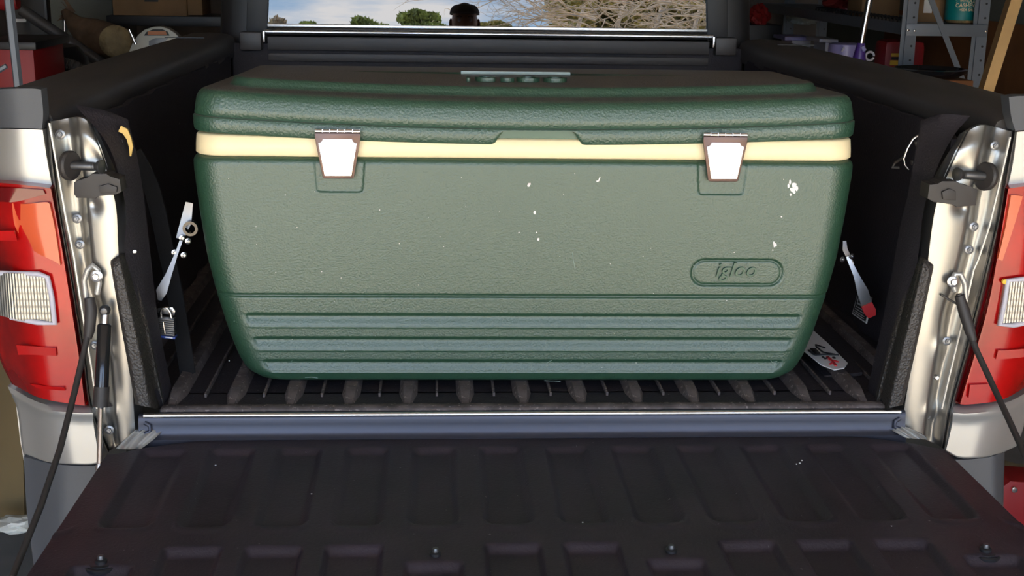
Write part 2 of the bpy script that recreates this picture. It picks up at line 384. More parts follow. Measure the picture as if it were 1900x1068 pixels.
# dusty rear lip of the liner
bm = bmesh.new(); n = 220
L = []
for i in range(n+1):
    x = -0.585+1.165*i/n; j = 0.0022*noise.noise(Vector((x*90, 0, 0)))
    L.append([bm.verts.new((x, -0.002+j*.6, -0.004)), bm.verts.new((x, 0.001, 0.000+j*0.4)), bm.verts.new((x, 0.018, 0.001+j*0.4)), bm.verts.new((x, 0.026+j*2, -0.0035))])
for a, b_ in zip(L, L[1:]):
    for k in range(3): bm.faces.new((a[k], a[k+1], b_[k+1], b_[k]))
    bm.faces.new((a[3], a[0], b_[0], b_[3]))
bm.faces.new(L[0]); bm.faces.new(L[-1][::-1])
from_bm('liner_lip', bm, M['dust'], TR, True)
# painted sill across the back
bm = bmesh.new(); prof = [(.004, -.030), (.004, -.010), (-.001, -.0065), (-.006, -.0065), (-.0095, -.0095), (-.011, -.015), (-.0115, -.022), (-.0125, -.036), (-.016, -.041), (-.022, -.0435), (-.022, -.056), (.004, -.056)]
A = [[bm.verts.new((x, y, z)) for y, z in prof] for x in (-0.618, -0.612, 0.604, 0.610)]
for a, b_ in zip(A, A[1:]):
    for k in range(len(prof)): bm.faces.new((a[k], a[(k+1) % len(prof)], b_[(k+1) % len(prof)], b_[k]))
bm.faces.new(A[0]); bm.faces.new(A[-1][::-1])
sill = from_bm('bed_sill', bm, M['sill'], TR, angle=60)
tube('threshold_edge', [(-.610, -.0065, -.0085), (.602, -.0065, -.0085)], .0045, M['alu'], sill, 10)
for x, s in ((-0.612, 1), (0.604, -1)):
    tube('curled_end', [(x+s*.004, -.012, -.018), (x+s*.012, -.014, -.022), (x+s*.013, -.015, -.031), (x+s*.004, -.015, -.035)], 0.0035, M['sill'], sill, 8)
# bed side walls (liner) with soft vertical ribs
def bed_wall(s):
    bm = bmesh.new(); plan = [(0.668, 0.06), (0.680, 0.10), (0.700, 0.18), (0.722, 0.26)]+[(0.722-(0.012 if k % 2 else 0), 0.34+k*0.097) for k in range(15)]
    zs = [0.0, 0.03, 0.10, 0.2, 0.3, 0.36, 0.43]
    def X(x, z): return x-0.030*math.exp(-z/0.03)-(0.012 if 0.08 < z < 0.25 else 0)
    g = [[bm.verts.new((s*X(x, z), y, z-0.003)) for z in zs] for x, y in plan]
    g2 = [[bm.verts.new((s*(X(x, z)+0.012), y, z-0.003)) for z in zs] for x, y in plan]
    for G, in ((g,), (g2,)):
        for a, b_ in zip(G, G[1:]):
            for k in range(len(zs)-1): bm.faces.new((a[k], a[k+1], b_[k+1], b_[k]))
    for a, b_ in ((g, g2),):
        for i in range(len(plan)-1):
            bm.faces.new((a[i][-1], a[i+1][-1], b_[i+1][-1], b_[i][-1])); bm.faces.new((a[i][0], a[i+1][0], b_[i+1][0], b_[i][0]))
        for k in range(len(zs)-1):
            bm.faces.new((a[0][k], a[0][k+1], b_[0][k+1], b_[0][k])); bm.faces.new((a[-1][k], a[-1][k+1], b_[-1][k+1], b_[-1][k]))
    return from_bm('bed_wall', bm, M['liner'], TR, angle=50)
walls = {s: bed_wall(s) for s in (-1, 1)}
# bed rails along the top of both sides
def bed_rail(s):
    bm = bmesh.new()
    prof = [(.868, .36), (.872, .44), (.864, .468), (.852, .4745), (.80, .477), (.755, .474), (.738, .466), (.732, .452), (.732, .418), (.738, .410), (.750, .412), (.755, .36)]
    ys = [0.055, 0.065, 0.09, 0.5, 1.0, 1.5, 1.745]
    rr = []
    for y in ys:
        k = sst(0.09, 0.05, y)*.6; sh = 0.018*sst(0.6, 1.7, y)
        rr.append([bm.verts.new((s*(x-sh-(0.03*k if x > .8 else 0)), y, z-0.018*k*(z > .44)+0.004*(y/1.7))) for x, z in prof])
    for a, b_ in zip(rr, rr[1:]):
        for k in range(len(prof)): bm.faces.new((a[k], a[(k+1) % len(prof)], b_[(k+1) % len(prof)], b_[k]))
    bm.faces.new(rr[0]); bm.faces.new(rr[-1][::-1])
    o = from_bm('bed_rail', bm, M['rail'], TR, angle=50)
    box('rail_seam', (s*.80, 1.46, .484), (.10, .004, .002), M['black'], o)
    return o
rails = {s: bed_rail(s) for s in (-1, 1)}
# outer flanks, wheels
for s in (-1, 1):
    bm = bmesh.new(); prof = [(.80, .43), (.862, .40), (.885, .28), (.89, .1), (.885, -.1), (.87, -.28), (.80, -.36)]
    rr = [[bm.verts.new((s*(x-d), y, z)) for x, z in prof] for y, d in ((.13, .035), (.25, .012), (.5, 0), (1.2, 0), (1.72, 0))]
    for a, b_ in zip(rr, rr[1:]):
        for k in range(len(prof)): bm.faces.new((a[k], a[(k+1) % len(prof)], b_[(k+1) % len(prof)], b_[k]))
    bm.faces.new(rr[0]); bm.faces.new(rr[-1][::-1])
    from_bm('bedside_panel', bm, M['paint'], TR, angle=40)
    for y in (0.95, 4.2):
        w = lathe('wheel', [(0, -.10), (.24, -.10), (.26, -.12), (.35, -.12), (.385, -.09), (.39, 0), (.385, .09), (.35, .12), (.26, .12), (.24, .09), (0, .07)], (s*.74, y, GZ+.39), (s, 0, 0), M['tyre'], TR, 40)
        lathe('hub', [(0, .105), (.06, .11), (.08, .095), (.20, .10), (.235, .125), (.24, .10), (.2, .085), (0, .09)], (s*.74, y, GZ+.39), (s, 0, 0), M['alu'], w, 30)
# front wall of the bed with horizontal mouldings
fwl = box('front_wall', (0, 1.735, 0.22), (1.44, 0.03, 0.47), M['liner'], TR, 0.002)
for z, d, h in ((.456, .016, .036), (.418, .010, .022), (.385, .006, .016)):
    box('moulding', (0, 1.72-d/2, z), (1.24, d, h), M['rail'], fwl, 0.002)
hr = tube('header_rail', [(-.628, 1.700, .488), (.628, 1.700, .488)], .0070, mat('bright_rail', (.85, .88, .92), .30, 1.0), TR, 16)
for s in (-1, 1):
    box('end_bracket', (s*.627, 1.683, .475), (.006, .008, .030), M['alu'], hr, .001)
    box('rail_corner', (s*.665, 1.715, .462), (.06, .05, .05), M['rail'], TR, .006)
# cab back with tinted sliding window
def tilt(x, z, dy=0.0): return Vector((x, 1.80+(z-.49)*math.tan(TH)+dy, z))
def cabpanel(name, xs, zs, material, parent, dy=0.0, th=0.02, bev=0.0):
    return prism(name, [tilt(xs[0], zs[0], dy), tilt(xs[1], zs[0], dy), tilt(xs[2] if len(xs) > 2 else xs[1], zs[1], dy), tilt(xs[3] if len(xs) > 3 else xs[0], zs[1], dy)], (0, th, 0), material, parent, bev)
cab = TR
g = cabpanel('rear_window', (-.632, .632, .60, -.60), (.505, 1.0), M['glass'], TR, 0.0, .004)
cabpanel('window_trim', (-.634, .634), (.496, .5045), M['alu'], TR, -.006, .012, .001)
cabpanel('window_gasket', (-.64, .64), (.470, .496), M['dgloss'], TR, -.002, .012, .001)
for s in (-1, 1):
    a = sorted([s*.632, s*.690]); b2 = sorted([s*.60, s*.665])
    cabpanel('window_surround', (a[0], a[1], b2[1], b2[0]), (.47, 1.0), M['black'], TR, -.012, .03, .003)
    a = sorted([s*.690, s*.775]); b2 = sorted([s*.665, s*.755])
    bm = bmesh.new()
    pr_ = [(.690, 1.80), (.740, 1.80), (.768, 1.815), (.785, 1.87), (.79, 2.2), (.79, 3.2), (.69, 3.2)]
    lo = [bm.verts.new((s*x, y, .30)) for x, y in pr_]; hi = [bm.verts.new((s*(x-.035), y+.04, 1.02)) for x, y in pr_]
    for k in range(len(pr_)): bm.faces.new((lo[k], lo[(k+1) % len(pr_)], hi[(k+1) % len(pr_)], hi[k]))
    bm.faces.new(lo); bm.faces.new(hi[::-1])
    cp = from_bm('cab_corner', bm, M['black'], TR, angle=50)
prism('cab_lower_back', [(-.78, 1.81, -.35), (.78, 1.81, -.35), (.78, 1.81, .47), (-.78, 1.81, .47)], (0, .03, 0), M['black'], TR)
prism('cab_body', [(-.80, 1.85, -.4), (.80, 1.85, -.4), (.80, 1.85, .28), (-.80, 1.85, .28)], (0, 3.1, 0), M['paint'], TR, .02)
prism('cab_roof', [(-.74, 1.87, 1.0), (.74, 1.87, 1.0), (.70, 1.87, 1.06), (-.70, 1.87, 1.06)], (0, 1.4, 0), M['paint'], TR, .01)
box('seat_back', (0, 2.5, .45), (1.2, .12, .5), M['black'], TR, .03)

# ------------------------------------------------------------------ rear pillars (jambs), laid out from both sides
def jdepth(u, v):
    e = .54+.025*math.sin(v*9+.5)+.03*sst(.52, .60, v)       # wavy inner edge of the recessed channel
    lip = -0.012*math.exp(-((u-0.10)/0.030)**2)
    outer = .016*sst(.085, 0, u)
    chan = (.004+.024*sst(.12, e-.05, u))*sst(.115, .15, u)*(1-sst(e-.03, e+.07, u))
    plate = (-.004-.004*math.sin(min(1, max(0, (u-e)/(1-e)))*math.pi))*sst(e, e+.07, u)
    back = 0.040*sst(.90, 1.0, u)+.012*sst(.06, 0, v)
    dents = 0.007*math.exp(-((v-.285)/.022)**2-((u-.66)/.07)**2)-.006*math.exp(-((v-.70)/.02)**2-((u-.60)/.08)**2)-.008*math.exp(-((v-.87)/.02)**2-((u-.58)/.08)**2)+.004*math.exp(-((v-.12)/.03)**2-((u-.8)/.1)**2)
    return 0.010+lip+outer+chan+plate+back+dents
JL = [[(86, 226), (102, 224), (150, 218), (176, 240)], [(92, 300), (112, 300), (160, 300), (212, 320)], [(102, 380), (122, 380), (175, 380), (231, 385)],
      [(117, 470), (138, 470), (185, 470), (234, 470)], [(133, 560), (153, 560), (200, 560), (240, 560)], [(150, 660), (168, 660), (208, 660), (256, 660)],
      [(164, 755), (180, 757), (215, 757), (262, 760)], [(200, 840), (205, 835), (225, 820), (262, 795)]]
JR = [[(1886, 243), (1874, 243), (1822, 232), (1785, 250)], [(1870, 345), (1850, 345), (1800, 330), (1738, 330)], [(1862, 400), (1838, 400), (1785, 385), (1716, 385)],
      [(1848, 478), (1815, 478), (1768, 470), (1705, 470)], [(1828, 560), (1795, 560), (1745, 560), (1703, 560)], [(1803, 655), (1773, 655), (1735, 655), (1680, 655)],
      [(1775, 750), (1750, 754), (1720, 755), (1660, 760)], [(1757, 838), (1740, 825), (1710, 812), (1665, 797)]]
jamb = {-1: patch('pillar', JL, jdepth, M['paintrough'], TR, 14, 12, .01), 1: patch('pillar', JR, jdepth, M['paintrough'], TR, 14, 12, .01)}
# outer weld flange edges (thin bright lip)
tube('flange_edge', [P(92, 228, 0), P(108, 320, -.002), P(122, 400, -.002), P(138, 478, -.002), P(141, 500, -.002), P(155, 590, -.002), P(170, 680, -.002), P(180, 757, -.002)], .0022, M['paint'], jamb[-1], 6)
tube('flange_edge', [P(1874, 254, 0), P(1852, 350, -.002), P(1835, 420, -.002), P(1815, 480, -.002), P(1806, 500, -.002), P(1781, 614, -.002), P(1760, 701, -.002), P(1747, 758, -.002)], .0022, M['paint'], jamb[1], 6)
for px, py, s in ((143, 405, -1), (148, 453, -1), (112, 249, -1), (176, 640, -1), (203, 797, -1), (1807, 420, 1), (1798, 463, 1), (1846, 270, 1), (1757, 632, 1), (1718, 773, 1)):
    bolt_full(P(px, py, .026), (0, -1, 0.05), .0044, jamb[s], material=M['dsteel'])
# plugs low on the pillars
for px, py, s in ((236, 745, -1), (1697, 697, 1), (1738, 700, 1)):
    lathe('plug', [(0, -.003), (.003, -.0028), (.0045, 0), (.0045, .004)], P(px, py, .012), (0, 1, 0), M['steel'], jamb[s], 14)
# silver corner above the lamp, dark rail cap, lamp, lower corner, lower valance
def cdep(u, v): return 0.02+0.13*sst(.55, -.05, u)**1.5 if True else 0
def cdepR(u, v): return cdep(1-u, v)
def tdep(u, v): return -0.006+0.11*sst(.5, -.1, u)**1.6+0.03*sst(.86, 1.0, u)
def tdepR(u, v): return tdep(1-u, v)
patch('rail_cap', [[(-96, 172), (-12, 166), (52, 164), (76, 166)], [(-84, 212), (-5, 207), (60, 205), (80, 208)], [(-76, 234), (0, 237), (58, 238), (78, 239)]], lambda u, v: cdep(u, v)-.002, M['greypl'], TR, 8, 5, .03)
patch('rail_cap', [[(1872, 180), (1900, 178), (1960, 180), (2020, 186)], [(1876, 215), (1900, 213), (1960, 214), (2018, 216)], [(1884, 243), (1905, 241), (1960, 239), (2012, 236)]], lambda u, v: cdepR(u, v)-.002, M['greypl'], TR, 8, 5, .03)
patch('upper_corner', [[(-78, 236), (0, 239), (60, 240), (79, 241)], [(-72, 290), (0, 295), (70, 297), (88, 300)], [(-68, 330), (5, 338), (80, 345), (98, 352)]], cdep, M['paint'], TR, 8, 6, .02)
patch('upper_corner', [[(1887, 245), (1905, 243), (1960, 240), (2012, 236)], [(1880, 300), (1900, 298), (1955, 295), (2005, 290)], [(1869, 352), (1885, 350), (1950, 342), (2000, 335)]], cdepR, M['paint'], TR, 8, 6, .02)
TLL = [[(-66, 336), (10, 340), (80, 347), (100, 352)], [(-48, 450), (30, 450), (98, 450), (119, 450)], [(-25, 560), (45, 560), (114, 560), (138, 560)], [(-2, 660), (60, 660), (130, 660), (153, 660)], [(22, 712), (75, 738), (140, 750), (166, 753)]]
TLR = [[(1867, 352), (1882, 348), (1940, 342), (2002, 336)], [(1850, 450), (1868, 450), (1932, 450), (1992, 450)], [(1829, 560), (1850, 560), (1915, 560), (1975, 560)], [(1802, 660), (1823, 660), (1895, 660), (1952, 660)], [(1774, 748), (1798, 750), (1862, 740), (1920, 706)]]
lamps = {}
for s, TL, td in ((-1, TLL, tdep), (1, TLR, tdepR)):
    t_ = patch('taillight', TL, td, M['red'], TR, 10, 10, .03); lamps[s] = t_
lampdep = lambda u, v: -.0115
# left lamp details
patch('reverse_lens', [[(-30, 505), (20, 507), (70, 508), (88, 512)], [(-25, 550), (20, 552), (75, 555), (98, 556)], [(-20, 580), (20, 590), (70, 600), (102, 600)]], lambda u, v: .012-.024*sst(0, .4, u), M['clear'], lamps[-1], 8, 8, .006, label='ribbed clear reversing lens')
patch('sunlit_lens_patch', [[(22, 377), (50, 378), (84, 375), (92, 378)], [(28, 420), (55, 422), (92, 425), (102, 425)], [(50, 455), (70, 470), (102, 485), (112, 492)]], lambda u, v: -.002-.0095*sst(0, .5, u), M['lit_orange'], lamps[-1], 8, 8, .006, label='orange patch on the red lens, painted as sunlight inside it')
patch('dark_lens', [[(-60, 345), (0, 348), (50, 350), (80, 352)], [(-56, 372), (0, 374), (30, 374), (84, 360)]], lambda u, v: .03-.040*sst(0, .5, u), M['redd'], lamps[-1], 8, 6, .006, label='dark red top of the lens')
for rows in ([[(30, 640), (60, 642), (103, 645)], [(34, 658), (62, 658), (105, 660)]], [[(55, 712), (90, 716), (118, 718)], [(70, 720), (100, 723), (121, 724)]], [[(-20, 428), (5, 428), (26, 428)], [(-18, 445), (5, 446), (32, 447)]]):
    patch('reflector', rows, lambda u, v: -.0105+.014*(1-u)*0.5, M['red'], lamps[-1], 6, 4, .004)
patch('lens_edge', [[(100, 356), (106, 356)], [(119, 450), (125, 450)], [(138, 560), (144, 560)], [(153, 660), (158, 660)], [(165, 750), (169, 750)]], lambda u, v: .016, M['redd'], lamps[-1], 3, 8, .01)
for q in ([(-30, 505), (20, 507), (72, 508), (88, 514), (96, 550), (102, 600), (70, 598), (20, 588)],):
    tube('lens_bezel', [P(x, y, -.013+.022*sst(70, -30, x)) for x, y in q], .0042, M['wpl'], lamps[-1], 8, 'pale bezel around the reversing lens')
tube('lens_bezel', [P(x, y, -.013+.018*sst(1900, 1975, x)) for x, y in [(1950, 515), (1900, 517), (1870, 520), (1864, 560), (1855, 602), (1880, 603), (1940, 592)]], .0042, M['wpl'], lamps[1], 8, 'pale bezel around the reversing lens')
# right lamp details
patch('reverse_lens', [[(1866, 521), (1885, 518), (1930, 516), (1975, 514)], [(1860, 560), (1880, 558), (1925, 556), (1970, 552)], [(1853, 604), (1872, 605), (1920, 596), (1965, 588)]], lambda u, v: -.012+.024*sst(.6, 1, u), M['clear'], lamps[1], 8, 8, .006, label='ribbed clear reversing lens')
patch('sunlit_lens_patch', [[(1876, 362), (1884, 362), (1898, 364)], [(1866, 420), (1872, 422), (1880, 424)], [(1852, 480), (1856, 482), (1860, 484)]], lambda u, v: -.0115, M['lit_orange'], lamps[1], 6, 8, .006, label='orange patch on the red lens, painted as sunlight inside it')
lathe('amber_spot', [(0, -.003), (.004, -.002), (.0045, .002)], P(1864, 522, -.012), (0, 1, 0), M['ylab'], lamps[1], 12)
for rows in ([[(1852, 650), (1875, 649), (1910, 646)], [(1848, 666), (1872, 665), (1908, 661)]], [[(1800, 714), (1822, 713), (1835, 712)], [(1797, 738), (1815, 739), (1827, 738)]]):
    patch('reflector', rows, lambda u, v: -.0115, M['red'], lamps[1], 6, 4, .004)
patch('lens_edge', [[(1860, 356), (1867, 356)], [(1843, 450), (1850, 450)], [(1822, 560), (1829, 560)], [(1797, 660), (1803, 660)], [(1772, 746), (1775, 746)]], lambda u, v: .016, M['redd'], lamps[1], 3, 8, .01)
# lower silver corners and bumper below, its shadow painted in as grey
patch('lower_corner', [[(14, 716), (75, 747), (140, 757), (172, 757)], [(32, 760), (85, 785), (145, 790), (174, 790)], [(40, 825), (95, 845), (155, 850), (184, 846)], [(44, 845), (98, 858), (158, 862), (190, 858)]], lambda u, v: .006+.10*sst(.55, -.1, u)-.012*math.exp(-((v-.12)/.08)**2)+.006*sst(.9, 1, v), M['paint'], TR, 9, 7, .02)
patch('lower_corner', [[(1770, 756), (1800, 757), (1868, 746), (1925, 716)], [(1766, 790), (1798, 792), (1862, 785), (1908, 765)], [(1757, 828), (1788, 838), (1848, 832), (1892, 815)], [(1755, 836), (1785, 850), (1842, 845), (1885, 828)]], lambda u, v: .006+.10*sst(.45, 1.1, u)-.012*math.exp(-((v-.12)/.08)**2)+.006*sst(.9, 1, v), M['paint'], TR, 9, 7, .02)
patch('shaded_bumper', [[(44, 847), (98, 860), (158, 864), (215, 862)], [(50, 950), (100, 960), (150, 960), (215, 960)], [(64, 1060), (110, 1070), (155, 1075), (215, 1075)], [(75, 1180), (120, 1185), (155, 1185), (215, 1185)]], lambda u, v: .03+.06*sst(.5, -.1, u), M['greypl'], TR, 6, 5, .02)
patch('shaded_bumper', [[(1700, 852), (1790, 852), (1838, 847), (1864, 838)], [(1700, 940), (1790, 940), (1838, 935), (1862, 930)], [(1700, 1050), (1790, 1050), (1838, 1045), (1860, 1040)]], lambda u, v: .03+.06*sst(.7, 1.1, u), M['greypl'], TR, 6, 5, .02)
# liner wraps and textured flanges
patch('liner_wrap', [[(140, 196), (190, 205), (235, 222)], [(196, 262), (226, 270), (252, 290)], [(222, 330), (245, 340), (264, 360)], [(234, 400), (255, 410), (272, 430)], [(232, 470), (260, 480), (280, 500)], [(255, 590), (278, 595), (292, 600)], [(275, 690), (298, 695), (312, 700)], [(300, 762), (312, 757), (322, 745)]], lambda u, v: .012+.07*u, M['liner'], TR, 8, 5, .008)
patch('liner_wrap', [[(1800, 215), (1750, 212), (1712, 225)], [(1765, 258), (1732, 268), (1700, 290)], [(1733, 325), (1710, 340), (1688, 360)], [(1714, 390), (1692, 410), (1672, 430)], [(1705, 465), (1680, 480), (1660, 500)], [(1684, 590), (1658, 595), (1640, 600)], [(1660, 690), (1636, 695), (1618, 700)], [(1630, 764), (1618, 757), (1606, 745)]], lambda u, v: .012+.07*u, M['liner'], TR, 8, 5, .008)
fdep = lambda u, v: -.016+.045*sst(.5, 1.0, u)+.012*sst(.12, 0, u)+.01*sst(.03, 0, v)
patch('liner_flange', [[(204, 484), (219, 475), (241, 468)], [(222, 590), (243, 588), (268, 585)], [(240, 690), (264, 690), (290, 690)], [(251, 750), (276, 755), (306, 762)]], fdep, M['linert'], TR, 10, 8, .01)
patch('liner_flange', [[(1733, 492), (1717, 480), (1699, 470)], [(1712, 590), (1691, 590), (1668, 588)], [(1690, 690), (1667, 690), (1640, 690)], [(1675, 751), (1652, 756), (1622, 764)]], fdep, M['linert'], TR, 10, 8, .01)
for px, py, s, y in ((250, 467, -1, .03),):
    if s == 1: continue
    bolt_full(P(px, py, y), (0.3, -1, 0), .0019, walls[-1])
# striker pins, washers, rubber blocks
for s, (wx, wy), (hx, hy) in ((-1, (130, 307), (188, 309)), (1, (1829, 327), (1776, 323))):
    a = P(wx, wy, -.004); h = P(hx, hy, -.020)
    ax = (h-a).normalized(); L_ = (h-a).length
    pin = lathe('striker_pin', [(0, -.01), (.0068, -.01), (.0068, L_*.72), (.006, L_*.74), (.0068, L_*.76), (.006, L_*.82), (.0068, L_*.85), (.0105, L_*.97), (.0105, L_*1.02), (.008, L_*1.04), (0, L_*1.04)], a, ax, M['pin'], TR, 24)
    lathe('washer', [(0, -.004), (.022, -.004), (.0225, .002), (.020, .005), (0, .006)], a, (ax+Vector((0, -.12, 0))).normalized(), M['rubber'], pin, 28)
def pblock(px, rows, s):
    # px outline polygon of the rubber bumper
    o = prism('bump_stop', [P(x, y, -.020) for x, y in rows], (0, .036, 0), M['rubber'], TR, .0008)
    return o
b1 = pblock(0, [(137, 338), (148, 333), (164, 330), (170, 322), (198, 322), (204, 328), (222, 332), (225, 356), (215, 361), (182, 363), (178, 368), (142, 367), (137, 360)], -1)
b2 = pblock(0, [(1814, 352), (1800, 346), (1782, 342), (1775, 336), (1747, 336), (1740, 342), (1725, 342), (1721, 368), (1733, 375), (1770, 379), (1775, 384), (1811, 381)], 1)
for bb, rows in ((b1, [(182, 346), (200, 341), (217, 347), (216, 357), (186, 359)]), (b2, [(1748, 356), (1762, 350), (1774, 355), (1774, 372), (1750, 370)])):
    prism('raised_face', [P(x, y, -.0245) for x, y in rows], (0, .006, 0), M['rubber'], bb, .001)
# cable anchor stirrups on the pillars
def stirrup(pts, eye, y=-.005):
    a = tube('cable_anchor', [P(x, yy, y) for x, yy in pts], .0045, M['paint'], TR, 8)
    bolt_full(P(eye[0], eye[1], y-.004), (0, -1, 0), .0055, a)
    return a
stirrup([(160, 552), (156, 520), (163, 500), (172, 492), (181, 500), (184, 525), (180, 545)], (179, 512))
stirrup([(1792, 555), (1790, 525), (1782, 508), (1772, 508), (1766, 522), (1772, 540)], (1768, 522))
# support cables down to the tailgate
cl = tube('support_cable', [P(167, 556, -.015), P(168, 585, -.018), P(163, 620, -.025), P(140, 720, -.09), P(112, 830, -.19), P(75, 940, -.30), P(22, 1072, -.43)], [.005, .005, .0048, .0048, .0048, .0048, .0048], M['rubber'], TR, 8)
tube('cable_sleeve', [P(166, 552, -.016), P(169, 575, -.018), P(166, 612, -.024), P(163, 628, -.027)], [.008, .0095, .0085, .006], M['rubber'], cl, 10)
cr_ = tube('support_cable', [P(1779, 545, -.015), P(1790, 590, -.02), P(1812, 650, -.05), P(1840, 710, -.10), P(1868, 770, -.17), P(1905, 850, -.27), P(1960, 955, -.42)], .005, M['rubber'], TR, 8)
tube('cable_sleeve', [P(1780, 548, -.016), P(1788, 575, -.02), P(1800, 615, -.035), P(1806, 632, -.04)], [.008, .0095, .0085, .006], M['rubber'], cr_, 10)
tube('wire', [P(1746, 546, .0), P(1762, 556, -.004), P(1780, 566, -.01)], .0018, M['rubber'], cr_, 6)
# gas strut on the left
a = P(195, 575, -.02); b3 = P(187, 752, -.05); c3 = P(184, 880, -.10)
gs = tube('gas_strut', [lerp(a, b3, .14), lerp(a, b3, .16), b3], [.008, .0105, .0105], M['dgloss'], TR, 18)
tube('strut_collar', [lerp(a, b3, .80), b3+(b3-a)*.01], .0118, M['rubber'], gs, 18)
tube('strut_rod', [b3, lerp(b3, c3, .86)], .0042, M['chrome'], gs, 12)
tube('strut_neck', [a+Vector((0, 0, -.004)), lerp(a, b3, .15)], .0062, M['steel'], gs, 12)
lathe('ball_joint', [(0, -.008), (.005, -.007), (.008, -.003), (.0085, 0), (.008, .004), (.005, .008), (0, .009)], a, (0, -1, 0), M['pin'], gs, 16)
tube('strut_fitting', [lerp(b3, c3, .86), c3], [.006, .005], M['steel'], gs, 10)
bolt_full(c3, (0, -1, 0), .004, gs, 'fitting_bolt')
# hinge covers at both ends of the sill
patch('hinge_cover', [[(250, 800), (275, 797), (300, 800)], [(232, 815), (255, 814), (285, 815)], [(215, 832), (240, 833), (262, 832)]], lambda u, v: -.012-.030*v+.003*math.sin(u*16), M['paint'], TR, 10, 8, .008)
patch('hinge_cover', [[(1650, 795), (1668, 790), (1690, 797)], [(1662, 802), (1685, 800), (1712, 806)], [(1680, 812), (1706, 814), (1722, 815)]], lambda u, v: -.012-.024*v+.003*math.sin(u*16), M['paint'], TR, 10, 8, .008)

# ------------------------------------------------------------------ tailgate, lowered
def tg_h(x, s):
    """s = distance from the hinge line; ribs and pockets pressed in the liner"""
    ax = x
    k = (ax/0.103)-0.5; c = round(k); dx = abs(k-c)*0.103
    edge = abs(x) > 0.605
    inp = 1-sst(.022, .038, dx)
    if edge: inp = 0
    bolt_p = (c in (1, -2, 5, -6))
    s0 = .035; p1 = sst(s0, s0+.016, s)*(1-sst(.30, .325, s))
    s2 = .425 if bolt_p else .375
    w2 = 1-sst(.030, .040, dx) if not edge else 0
    p2 = sst(s2, s2+.016, s)
    arch = sst(.318, .326, s+dx*dx*14)*(1-sst(.335, .345, s+dx*dx*14))*.0016*(1-sst(.034, .040, dx))
    h = -0.009*inp*p1 - .011*w2*p2 - .0035*sst(.036, .044, dx)*0+arch
    h += -.006*sst(.60, .654, abs(x))-.002*sst(.55, .60, abs(x))*0
    return h
bm = bmesh.new(); NX, NY = 520, 170; grid = []
for j in range(NY+1):
    t = j/NY; row = []
    for i in range(NX+1):
        x = -.655+1.31*i/NX; y0 = -.018-.040*sst(.50, .65, abs(x)); y1 = -.60
        y = lerp(y0, y1, t); s = y0-y+.004 if abs(x) < .5 else -y-.03
        z = -.0435+tg_h(x, -y-.02)-.004*sst(.01, 0, t)
        row.append(bm.verts.new((x, y, z)))
    grid.append(row)
for a, b_ in zip(grid, grid[1:]):
    for i in range(NX): bm.faces.new((a[i], a[i+1], b_[i+1], b_[i]))
# skirt
rim = grid[0][:]+[r[-1] for r in grid[1:]]+grid[-1][-2::-1]+[r[0] for r in grid[-2:0:-1]]
low = [bm.verts.new((v.co.x*1.004, v.co.y, -.075)) for v in rim]
for i in range(len(rim)): bm.faces.new((rim[i], low[i], low[(i+1) % len(rim)], rim[(i+1) % len(rim)]))
tgl = from_bm('tailgate', bm, M['tgliner'], TR, angle=70, label='lowered tailgate with ribbed black liner')
prism('tailgate_shell', [(-.650, -.07, -.076), (.650, -.07, -.076), (.650, -.61, -.076), (-.650, -.61, -.076)], (0, 0, -.045), M['paint'], tgl, .006)
for px, py in ((808, 1033), (1245, 1027), (188, 1047), (1828, 1025)):
    c = PZ(px, py, -.0465)
    w = lathe('liner_bolt', [(0, -.004), (.020, -.004), (.0205, .000), (.0185, .0012), (.0145, .0005), (.0145, .0022), (.0125, .003), (.0075, .002), (.0075, .0065), (.0055, .008), (0, .008)], c, (0, 0, 1), M['black'], tgl, 28)
    lathe('bolt_head', [(0, .013), (.0035, .0128), (.0045, .010), (.0045, .007)], c, (0, 0, 1), M['pin'], w, 12)
# pale chips on the tailgate
bm = bmesh.new()
for px, py, r in ((1484, 858, .0022), (1488, 853, .0014), (1478, 860, .0012), (578, 915, .0012), (1081, 968, .0012), (400, 862, .0012), (1654, 975, .0012)):
    c = PZ(px, py, -.0425)
    pts = [(c.x+r*(0.7+.5*random.random())*math.cos(a*1.05), c.y+r*(0.7+.5*random.random())*math.sin(a*1.05), c.z) for a in range(6)]
    extrude_poly(bm, pts, (0, 0, -.0008))
from_bm('paint_chips', bm, M['white'], tgl)['kind'] = 'stuff'
# warning labels stuck on the liner
def quad_label(name, q, th, mat_, parent, label):
    return prism(name, q, th, mat_, parent, label=label)
q = [PX(1592, 540, .66), PX(1617, 552, .66), PX(1607, 600, .66), PX(1581, 582, .66)]
wl = quad_label('warning_label', q, (.002, 0, 0), M['white'], walls[1], 'small black and white warning label on right bed wall')
def inq(q, u, v): return lerp(lerp(q[0], q[1], u), lerp(q[3], q[2], u), v)
bm = bmesh.new()
for u0, u1, v0, v1 in ((.06, .94, .06, .12), (.06, .94, .50, .94), (.06, .12, .12, .5), (.88, .94, .12, .5), (.2, .4, .2, .42), (.5, .8, .18, .26), (.5, .75, .32, .42)):
    extrude_poly(bm, [inq(q, u0, v0)-Vector((.0008, 0, 0)), inq(q, u1, v0)-Vector((.0008, 0, 0)), inq(q, u1, v1)-Vector((.0008, 0, 0)), inq(q, u0, v1)-Vector((.0008, 0, 0))], (.001, 0, 0))
from_bm('label_print', bm, M['ink'], walls[1])
bm = bmesh.new()
for v0 in (.58, .68, .78, .86):
    extrude_poly(bm, [inq(q, .14, v0)-Vector((.0012, 0, 0)), inq(q, .86, v0)-Vector((.0012, 0, 0)), inq(q, .8, v0+.03)-Vector((.0012, 0, 0)), inq(q, .14, v0+.03)-Vector((.0012, 0, 0))], (.001, 0, 0))
from_bm('label_lines', bm, M['white'], walls[1])
